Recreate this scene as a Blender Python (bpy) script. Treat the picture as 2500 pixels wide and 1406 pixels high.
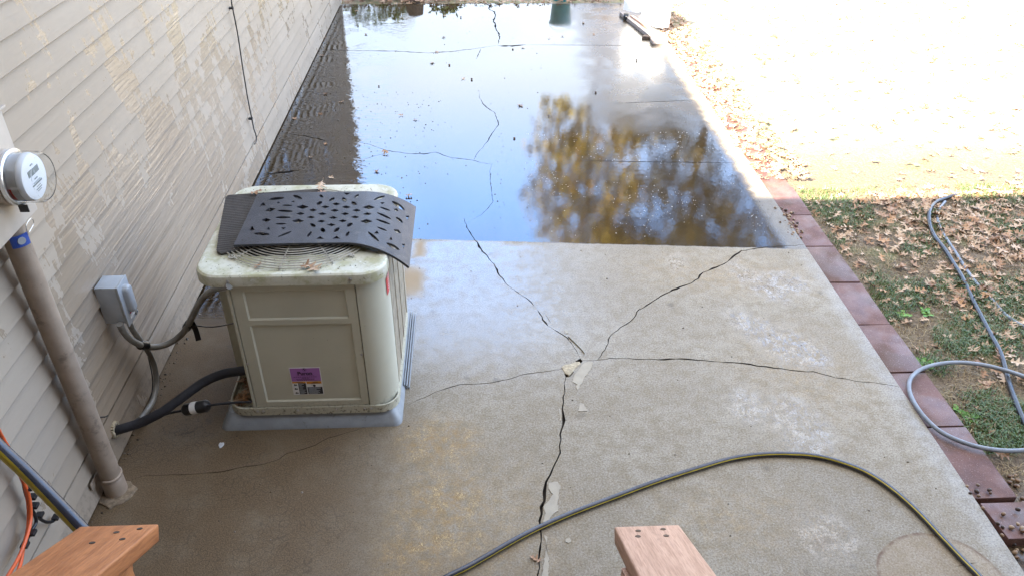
import bpy, bmesh, math, random
import numpy as np
from mathutils import Vector, Matrix, noise
from mathutils.geometry import delaunay_2d_cdt
for o in list(bpy.data.objects): bpy.data.objects.remove(o, do_unlink=True)
scene = bpy.context.scene
COL = scene.collection
rnd = random.Random(7)
PI = math.pi
R = math.radians

# ------------------------------------------------------------------ camera
cam_d = bpy.data.cameras.new('camera'); cam = bpy.data.objects.new('camera', cam_d); COL.objects.link(cam)
cam_d.sensor_width = 36.0; cam_d.lens = 28.0; cam_d.clip_start = 0.05; cam_d.clip_end = 1000
_m = Matrix(((0.99891, 0.02031, -0.04202), (-0.0458, 0.56356, -0.8248), (0.00693, 0.82583, 0.56387)))
cam.matrix_world = Matrix.Translation((0, 0, 2.6)) @ _m.to_4x4()
scene.camera = cam
# ------------------------------------------------------------------ sun, sky, exposure
SUN_DIR = Vector((3.12, 3.50, -3.6)).normalized()
el = math.asin(-SUN_DIR.z)
sun_d = bpy.data.lights.new('sun', 'SUN'); sun_d.energy = 5.0; sun_d.angle = R(0.53); sun_d.color = (1.0, 0.92, 0.80)
sun = bpy.data.objects.new('sun', sun_d); COL.objects.link(sun)
sun.rotation_euler = SUN_DIR.to_track_quat('-Z', 'Y').to_euler(); sun.location = (-6, -8, 12)
world = bpy.data.worlds.new('World'); scene.world = world; world.use_nodes = True
wn = world.node_tree
for n in list(wn.nodes): wn.nodes.remove(n)
sky = wn.nodes.new('ShaderNodeTexSky'); sky.sky_type = 'NISHITA'; sky.sun_disc = False
sky.sun_elevation = el; sky.sun_rotation = math.atan2(-SUN_DIR.x, -SUN_DIR.y); sky.air_density = 1.0; sky.dust_density = 0.6; sky.ozone_density = 3.0
bg = wn.nodes.new('ShaderNodeBackground'); bg.inputs[1].default_value = 0.10
# bright haze and broken cloud round the horizon; invented neutral veil overhead
tc = wn.nodes.new('ShaderNodeTexCoord'); sx = wn.nodes.new('ShaderNodeSeparateXYZ'); wn.links.new(tc.outputs['Generated'], sx.inputs[0])
hz = wn.nodes.new('ShaderNodeMapRange'); hz.interpolation_type = 'SMOOTHSTEP'; wn.links.new(sx.outputs[2], hz.inputs[0])
for i_, v_ in enumerate((0.85, 0.34, 0.62, 1.0)): hz.inputs[i_ + 1].default_value = v_
cn = wn.nodes.new('ShaderNodeTexNoise'); cn.inputs['Scale'].default_value = 3.2; cn.inputs['Detail'].default_value = 5; wn.links.new(tc.outputs['Generated'], cn.inputs['Vector'])
ca = wn.nodes.new('ShaderNodeMath'); ca.operation = 'MULTIPLY_ADD'; wn.links.new(cn.outputs[0], ca.inputs[0]); ca.inputs[1].default_value = 1.6; ca.inputs[2].default_value = 0.15
cm = wn.nodes.new('ShaderNodeMath'); cm.operation = 'MULTIPLY'; cm.use_clamp = True; wn.links.new(hz.outputs[0], cm.inputs[0]); wn.links.new(ca.outputs[0], cm.inputs[1])
mxw = wn.nodes.new('ShaderNodeMix'); mxw.data_type = 'RGBA'; wn.links.new(cm.outputs[0], mxw.inputs[0]); 
hb = wn.nodes.new('ShaderNodeMapRange'); wn.links.new(sx.outputs[2], hb.inputs[0])
for i_, v_ in enumerate((0.34, 0.48, 0.0, 1.0)): hb.inputs[i_ + 1].default_value = v_
hv = wn.nodes.new('ShaderNodeMapRange'); wn.links.new(sx.outputs[2], hv.inputs[0])
for i_, v_ in enumerate((0.54, 0.72, 0.0, 1.0)): hv.inputs[i_ + 1].default_value = v_
hd = wn.nodes.new('ShaderNodeMix'); hd.data_type = 'RGBA'; wn.links.new(hv.outputs[0], hd.inputs[0]); hd.inputs[7].default_value = (5.4, 5.2, 4.9, 1)  # overhead veil added to take the blue out of the ambient light
hc = wn.nodes.new('ShaderNodeMix'); hc.data_type = 'RGBA'; wn.links.new(hb.outputs[0], hc.inputs[0]); hc.inputs[6].default_value = (4.3, 4.9, 5.8, 1); hc.inputs[7].default_value = (2.8, 5.3, 10.5, 1)
wn.links.new(hc.outputs[2], hd.inputs[6]); wn.links.new(hd.outputs[2], mxw.inputs[7])
wo = wn.nodes.new('ShaderNodeOutputWorld')
wn.links.new(sky.outputs[0], mxw.inputs[6]); wn.links.new(mxw.outputs[2], bg.inputs[0]); wn.links.new(bg.outputs[0], wo.inputs[0])
vs = scene.view_settings; vs.view_transform = 'Standard'; vs.look = 'None'; vs.gamma = 1; vs.use_curve_mapping = False
vs.exposure = 3.15

D = {
  'cracks': {'c1a':[(-0.087,4.6302),(-0.0599,4.4835),(-0.0364,4.4045),(-0.0006,4.317),(0.0091,4.2622),(0.0581,4.1542),(0.0983,4.0595),(0.1154,3.9683),(0.1446,3.9012),(0.1705,3.8273),(0.1975,3.7926)],'c1b':[(0.2438,3.7287),(0.2701,3.6992),(0.2954,3.658),(0.3071,3.6258)],'c1c':[(0.325,3.5859),(0.3358,3.5469),(0.3472,3.4894),(0.3717,3.4328)],'c1d':[(0.3594,3.5576),(0.3757,3.5073),(0.3876,3.4618)],'c1e':[(0.1975,3.7926),(0.2197,3.7626),(0.2438,3.7287)],'c1f':[(0.3071,3.6258),(0.325,3.5859)],'c1g':[(0.3717,3.4328),(0.4162,3.3837),(0.4653,3.3247),(0.493,3.2403),(0.5149,3.152)],'c2':[(0.6045,3.1421),(0.6329,3.1944),(0.6615,3.2443),(0.6809,3.3028),(0.7155,3.3584),(0.7631,3.4075),(0.8013,3.4357),(0.8511,3.4901),(0.8919,3.5656),(0.9404,3.6032),(1.0161,3.6687),(1.1,3.7315),(1.1702,3.7794),(1.2518,3.8192),(1.2983,3.8609),(1.3412,3.9257),(1.4116,3.9683),(1.5168,4.0336),(1.5906,4.116),(1.6424,4.1625),(1.7539,4.1881),(1.8893,4.2032),(2.0568,4.2174)],'c3':[(0.5151,3.1355),(0.5822,3.1331),(0.669,3.1496),(0.7533,3.1465),(0.8148,3.1343),(0.9089,3.1275),(1.0675,3.1249),(1.1493,3.112),(1.2921,3.0903),(1.3723,3.0743),(1.4096,3.0577),(1.4873,3.0395),(1.5641,3.0202),(1.6418,3.0047),(1.6791,3.0046),(1.7168,2.9831),(1.7717,2.9538),(1.8318,2.9393),(1.8891,2.9188),(1.9798,2.9008),(2.0592,2.8738)],'c4':[(0.5147,3.1323),(0.462,3.092),(0.4162,3.0712),(0.3446,3.058),(0.2612,3.0453),(0.1988,3.032),(0.1363,3.0032),(0.0545,2.9817),(-0.0163,2.9752),(-0.0968,2.9752),(-0.1665,2.9477),(-0.2254,2.9201),(-0.2637,2.8892),(-0.3021,2.8703),(-0.3581,2.8294)],'c4b':[(-0.5105,2.7082),(-0.5816,2.6737),(-0.6611,2.6427),(-0.6964,2.6311),(-0.745,2.5896),(-0.7957,2.5664),(-0.8638,2.5441),(-0.8928,2.5085),(-0.9584,2.4821),(-1.0268,2.4729),(-1.1254,2.446),(-1.2277,2.4383),(-1.3659,2.4367),(-1.4518,2.4354),(-1.4962,2.4141)],'c5':[(0.4293,3.0288),(0.4215,2.9921),(0.4114,2.9322),(0.3965,2.8624),(0.3955,2.828),(0.3849,2.7833),(0.3849,2.7064),(0.3674,2.6433),(0.3592,2.5815),(0.3486,2.5018),(0.332,2.4635),(0.3099,2.4167),(0.2918,2.3707),(0.2714,2.3349),(0.2602,2.2817),(0.256,2.2296),(0.2403,2.2003),(0.2394,2.1625),(0.2283,2.13),(0.2292,2.0975),(0.2294,2.0577),(0.2203,1.996),(0.2113,1.9437),(0.2117,1.907),(0.1995,1.8672),(0.1888,1.802),(0.1643,1.703)],'c6':[(0.0392,6.9876),(0.0399,6.8194),(0.0709,6.6567),(0.1148,6.5509),(0.1645,6.4643),(0.1803,6.3475),(0.1917,6.1864),(0.1404,6.0334),(0.1072,5.9151),(0.0628,5.7723),(0.0144,5.6486),(-0.0154,5.5284)],'c7':[(-0.9087,5.8724),(-0.8339,5.833),(-0.7764,5.7832),(-0.6951,5.7194),(-0.6115,5.6866),(-0.5288,5.6567),(-0.4013,5.642),(-0.3101,5.672),(-0.2508,5.6158),(-0.1926,5.5737),(-0.1009,5.5443),(-0.0154,5.5152),(0.0352,5.4743),(0.1251,5.4456)],'c7b':[(-0.8565,5.554),(-0.7881,5.6051),(-0.7123,5.6514),(-0.6585,5.6962)],'c8':[(0.115,5.4401),(0.0999,5.3162),(0.1009,5.1055),(0.1119,4.8586),(0.0762,4.7661),(0.0304,4.6765),(-0.0572,4.5799)],'c9':[(-1.5676,8.1966),(-1.2828,8.1504),(-0.8231,8.1265),(-0.4573,8.0527),(-0.2089,8.0991),(0.0856,8.2119),(0.2492,8.2895)],'c9b':[(0.2488,8.2759),(0.3976,8.2589),(0.5495,8.2964)],'c9c':[(0.5495,8.2964),(1.2566,8.2666),(1.9488,8.2235)],'c10':[(0.0768,8.1853),(0.0408,7.9765),(0.019,7.8505)],'c11':[(0.1844,9.9033),(0.1909,9.8461),(0.1942,9.6504),(0.2517,9.5404),(0.2598,9.407),(0.2266,9.1605),(0.246,9.0751),(0.2489,8.8326),(0.2712,8.7382),(0.2791,8.555),(0.2511,8.3141)],'j1':[(1.2229,6.6345),(1.5912,6.6632),(1.949,6.6927)],'j2':[(0.7363,5.4921),(1.3524,5.4447),(1.9449,5.4123)],'k1':[(-1.5284,6.0565),(-1.3788,6.0197),(-1.1604,5.9018)],'k2':[(-1.5274,5.3264),(-1.4151,5.3565),(-1.3006,5.38)],'k3':[(1.8078,1.8457),(1.8433,1.8517),(1.9047,1.8604)]},
  'pit': [(0.4691,3.3444),(0.502,3.2831),(0.5282,3.2307),(0.5421,3.194),(0.5341,3.1658),(0.5161,3.1665),(0.5052,3.2098),(0.4987,3.2537),(0.4721,3.3066)],
  'chip': [(0.4087,3.0833),(0.4284,3.1032),(0.4554,3.1057),(0.484,3.122),(0.5067,3.1246),(0.5118,3.1105),(0.4838,3.0806),(0.4621,3.044),(0.4417,3.0179),(0.4241,3.0387)],
  'hole1': [(0.4874,3.1323),(0.5144,3.1524),(0.5232,3.131),(0.5092,3.1071),(0.4909,3.1238)],
  'hole2': [(0.4196,3.0375),(0.4399,3.0213),(0.465,3.0506),(0.4687,3.0438),(0.4476,3.0111),(0.4254,3.0086)],
  'fill': [[(0.5327,3.1167),(0.5737,3.1221),(0.5661,3.0809),(0.535,3.0278),(0.5076,2.9824),(0.4728,2.906),(0.4671,2.9319),(0.4757,2.9509),(0.456,2.9679),(0.4679,3.017),(0.5003,3.0697)],[(0.4733,2.8186),(0.491,2.8087),(0.5021,2.763),(0.4583,2.7616)],[(0.3668,2.7801),(0.3759,2.7798),(0.3718,2.703),(0.3657,2.7033)],[(0.2824,2.3255),(0.3198,2.333),(0.329,2.3057),(0.3084,2.2103),(0.3086,2.1765),(0.2798,2.1526),(0.2527,2.1046),(0.2415,2.1213),(0.254,2.162),(0.2507,2.2041),(0.2763,2.2288),(0.2928,2.2628),(0.2788,2.2987)],[(0.2391,2.0573),(0.2514,2.0489),(0.2457,1.995),(0.2501,1.9422),(0.2386,1.8557),(0.2172,1.8566),(0.2332,1.9429),(0.2476,2.0026)],[(0.4527,3.3911),(0.4648,3.3945),(0.4761,3.3671),(0.4613,3.36)],[(0.3238,2.0304),(0.3407,2.0375),(0.3472,2.0256),(0.3351,2.0144),(0.3246,2.0187)]],
  'b': {'p1':(1.637,3.806),'p2':(1.539,3.3),'p3':(1.479,2.621),'p4':(1.204,4.044),'p5':(-0.176,2.555),'p6':(-0.176,2.229),'p7':(-0.259,2.028),'p8':(-0.05,2.078),'p9':(1.77,3.801),'p10':(1.689,3.189),'p11':(1.262,2.768),'stain':(1.737,1.834),'stR':(1.99,1.824),'stT':(1.792,2.011),'dry1':(-0.395,4.271),'dry2':(-0.399,3.835),'sheen':(-0.114,3.741),'d1':(-1.123,2.505),'d2':(-1.336,2.285),'d3':(0.793,2.195),'d4':(1.091,2.271),'d5':(1.369,2.001),'sun':(1.685,7.448)},
  'hoseA': [(-0.2167,1.8149,0.013),(-0.1498,1.8648,0.013),(-0.0498,1.9187,0.013),(0.1281,2.0312,0.013),(0.2467,2.0963,0.013),(0.3686,2.1535,0.013),(0.5483,2.2279,0.013),(0.7353,2.3032,0.013),(0.9275,2.3701,0.013),(1.0849,2.4191,0.013),(1.2193,2.4408,0.013),(1.3481,2.4407,0.013),(1.4711,2.4236,0.013),(1.5812,2.3755,0.013),(1.6644,2.313,0.013),(1.7304,2.2188,0.013),(1.7807,2.1015,0.013),(1.8174,1.9692,0.013),(1.8465,1.8661,0.013),(1.87,1.7899,0.013),(1.8862,1.6776,0.013)],
  'hoseC': [(2.5434,2.4377,0.012),(2.4207,2.4224,0.012),(2.3103,2.4266,0.012),(2.1987,2.4637,0.012),(2.1073,2.5448,0.012),(2.0736,2.6539,0.012),(2.0739,2.7671,0.012),(2.0968,2.8549,0.012),(2.1442,2.9296,0.012),(2.2252,2.9896,0.012),(2.3273,3.0244,0.012),(2.4387,3.0333,0.012),(2.5544,3.0095,0.012),(2.6531,2.9577,0.012),(2.7408,2.8917,0.012)],
  'hoseD': [(3.3873,4.8749,-0.0),(3.2958,4.8407,-0.0),(3.1877,4.7713,-0.0),(3.0737,4.6279,-0.0),(2.9982,4.4623,-0.0),(2.9557,4.304,-0.0),(2.9465,4.1525,-0.0),(2.925,4.0085,-0.0),(2.893,3.8494,-0.0),(2.8417,3.6367,-0.0),(2.8033,3.4776,-0.0),(2.7584,3.2912,-0.0),(2.7164,3.1175,-0.0),(2.6491,2.9246,-0.0),(2.5935,2.7752,-0.0),(2.559,2.648,-0.0),(2.5298,2.5014,-0.0)],
  'hoseE': [(3.2808,4.8079,-0.005),(3.1557,4.6633,-0.005),(3.0858,4.5234,-0.005),(3.0486,4.3884,-0.005),(3.0168,4.1831,-0.005),(2.971,3.922,-0.005),(2.9505,3.767,-0.005),(2.9542,3.6398,-0.005),(2.948,3.4598,-0.005),(2.9974,3.3073,-0.005)],
  'wire': [(-1.562,5.4426,1.3571),(-1.562,5.3874,1.2177),(-1.562,5.3809,1.1677),(-1.562,5.3885,1.0066),(-1.562,5.3615,0.7949),(-1.562,5.3429,0.5716),(-1.562,5.349,0.4199),(-1.562,5.3521,0.3422),(-1.562,5.3737,0.2863),(-1.562,5.3559,0.2471),(-1.562,5.3039,0.2484)],
  'hoseB': [(-1.1435,1.3383,1.4223),(-1.0577,1.2973,1.3156),(-1.0104,1.2736,1.2668),(-0.9582,1.2448,1.2108),(-0.9054,1.2145,1.1527),(-0.8522,1.186,1.0796),(-0.8066,1.164,0.9798)],
  'orange1': [(-1.5,1.867,0.9034),(-1.53,1.905,0.7806),(-1.54,1.9222,0.6618),(-1.54,1.9151,0.5328),(-1.54,1.9064,0.4715),(-1.54,1.8704,0.4101),(-1.53,1.8059,0.3944),(-1.52,1.7244,0.3938),(-1.5,1.6192,0.4271),(-1.48,1.5392,0.4614)],
  'orange2': [(-1.52,1.8732,0.8727),(-1.545,1.916,0.7338),(-1.55,1.927,0.5994),(-1.55,1.9227,0.5045),(-1.55,1.8949,0.4336),(-1.55,1.8506,0.3818),(-1.54,1.7906,0.3719),(-1.52,1.7199,0.3681),(-1.5,1.6476,0.3875)],
  'blackc': [(-1.55,1.9064,0.7979),(-1.555,1.9326,0.6895),(-1.56,1.9479,0.5576),(-1.56,1.9269,0.4798),(-1.56,1.9196,0.4155),(-1.56,1.9205,0.3783),(-1.56,1.9308,0.3444),(-1.56,1.9518,0.297),(-1.56,1.9858,0.2601),(-1.56,2.0175,0.2556)],
  'blackc2': [(-1.555,1.9134,0.4225),(-1.55,1.9066,0.3817),(-1.55,1.8957,0.3584),(-1.55,1.8643,0.3584),(-1.55,1.8125,0.355),(-1.54,1.774,0.3614)],
  'ties': [(-1.535,1.9207,0.5062),(-1.53,1.7821,0.3824),(-1.55,1.9348,0.4456),(-1.55,1.9232,0.4129),(-1.555,1.9306,0.3553),(-1.555,1.9974,0.2637),(-1.54,1.8465,0.3651)],
  'line': [(-1.62,2.5919,0.1095),(-1.57,2.5704,0.1435),(-1.5,2.591,0.1525),(-1.44,2.608,0.1704),(-1.38,2.6298,0.1937),(-1.3,2.6833,0.2285),(-1.22,2.7396,0.2599),(-1.13,2.7592,0.2877),(-1.02,2.7363,0.3225)],
  'liq': [(-1.55,2.5701,0.1333),(-1.47,2.6045,0.1506),(-1.38,2.6558,0.1524),(-1.31,2.6657,0.1602),(-1.19,2.6483,0.2012),(-1.1,2.6498,0.2112),(-1.0,2.6447,0.2196)],
  'drier': [(-1.31,2.6704,0.1583),(-1.2,2.6588,0.1919)],
  'cond1': [(-1.52,2.7689,0.5634),(-1.52,2.7821,0.5097),(-1.52,2.8169,0.4425),(-1.51,2.8667,0.3732),(-1.49,2.9271,0.3129),(-1.44,2.9651,0.3005),(-1.38,2.9784,0.3363),(-1.33,2.9676,0.3975),(-1.29,2.9525,0.4609),(-1.24,2.9322,0.5421),(-1.18,2.8999,0.6182),(-1.09,2.7964,0.7169),(-1.0,2.6958,0.7954)],
  'cond2': [(-1.52,2.851,0.5351),(-1.525,2.863,0.4705),(-1.52,2.8957,0.3717),(-1.53,2.951,0.2563),(-1.53,2.9598,0.1675),(-1.53,2.9278,0.0937),(-1.53,2.86,0.0593),(-1.53,2.777,0.0642),(-1.54,2.7118,0.0702)],
  'lowv': [(-1.3,2.9527,0.4149),(-1.27,2.9643,0.3983),(-1.2,2.9034,0.4378),(-1.13,2.8437,0.4877),(-1.03,2.7346,0.5802)],
  'tapetail': [(-1.3,2.9524,0.4313),(-1.3,2.9713,0.3704),(-1.3,2.9721,0.3102)],
  'tapes': [(-1.51,2.8837,0.3597),(-1.33,2.9781,0.3943)],
  'thin': [(-1.54,2.9503,0.2375),(-1.55,2.9577,0.1448),(-1.555,2.9429,0.0813),(-1.555,2.8845,0.0432),(-1.55,2.771,0.0501),(-1.565,2.6425,0.1052),(-1.57,2.581,0.138)],
  'acl': [(2.0992,4.6312),(2.0904,4.564),(2.0919,4.5197),(2.0582,4.4935),(2.0733,4.4336),(2.1069,4.4755),(2.0473,4.4132),(2.0615,4.3601),(2.056,4.2982),(2.034,4.335),(2.0519,4.532),(2.1149,4.5465),(2.063,4.6324),(2.0745,4.701),(2.0929,4.4117)],
  'acl2': [(2.073,2.2415),(2.1211,2.2374),(2.0905,2.2204),(2.1399,2.2095),(2.1533,2.2045),(2.304,2.3233),(2.326,2.32),(2.3076,2.3042),(2.3296,2.301),(2.3046,2.2832),(2.3002,2.2694),(2.0791,2.1829),(2.0731,2.1264),(2.0671,2.2034),(2.3625,2.5048),(2.3253,2.4728),(2.1685,2.0259),(2.1241,1.9791),(2.0778,1.9571),(2.1261,1.9394),(2.0719,1.9912),(2.177,1.9971),(2.1175,1.9106),(2.0769,1.9122),(2.1221,2.0196),(2.2952,2.2056),(2.3189,2.2733)],
  'pleaf': [(-1.3658,9.5998),(-1.1606,8.6888),(-0.3164,8.5687),(-0.3221,9.3755),(1.3031,8.6206),(1.6444,8.6575),(-1.5978,8.5969),(-1.5199,7.9879),(-1.3329,6.9303),(-1.301,6.4525),(-0.6222,6.4065),(-0.503,6.3057),(-1.2562,5.6032),(0.3893,6.5999),(0.9594,8.5696),(-0.4126,7.7377),(-0.1009,7.2781),(0.5132,8.1886),(-0.6961,5.6594),(-1.1749,5.8477),(0.8032,8.501),(-0.7288,5.3419),(-0.3793,8.0769),(-1.1614,6.7283),(-1.5124,6.3693),(-0.4659,4.9492),(0.203,1.9423),(-1.044,5.2517)],
  'pave': [[2.073,2.172],[2.292,2.197]],
  'meterC': [(-1.4,2.306,1.487)],
  'conduit': [(-1.5,2.357,1.2459),(-1.5,2.3359,0.062)],
  'tuft': [(-0.3451,9.938),(2.3862,3.5121),(2.5438,3.5459),(2.3086,3.0658),(2.2926,3.0995),(2.3014,2.7427),(2.321,2.685)],
  'post': [1.91,9.005,-0.0],
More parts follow.
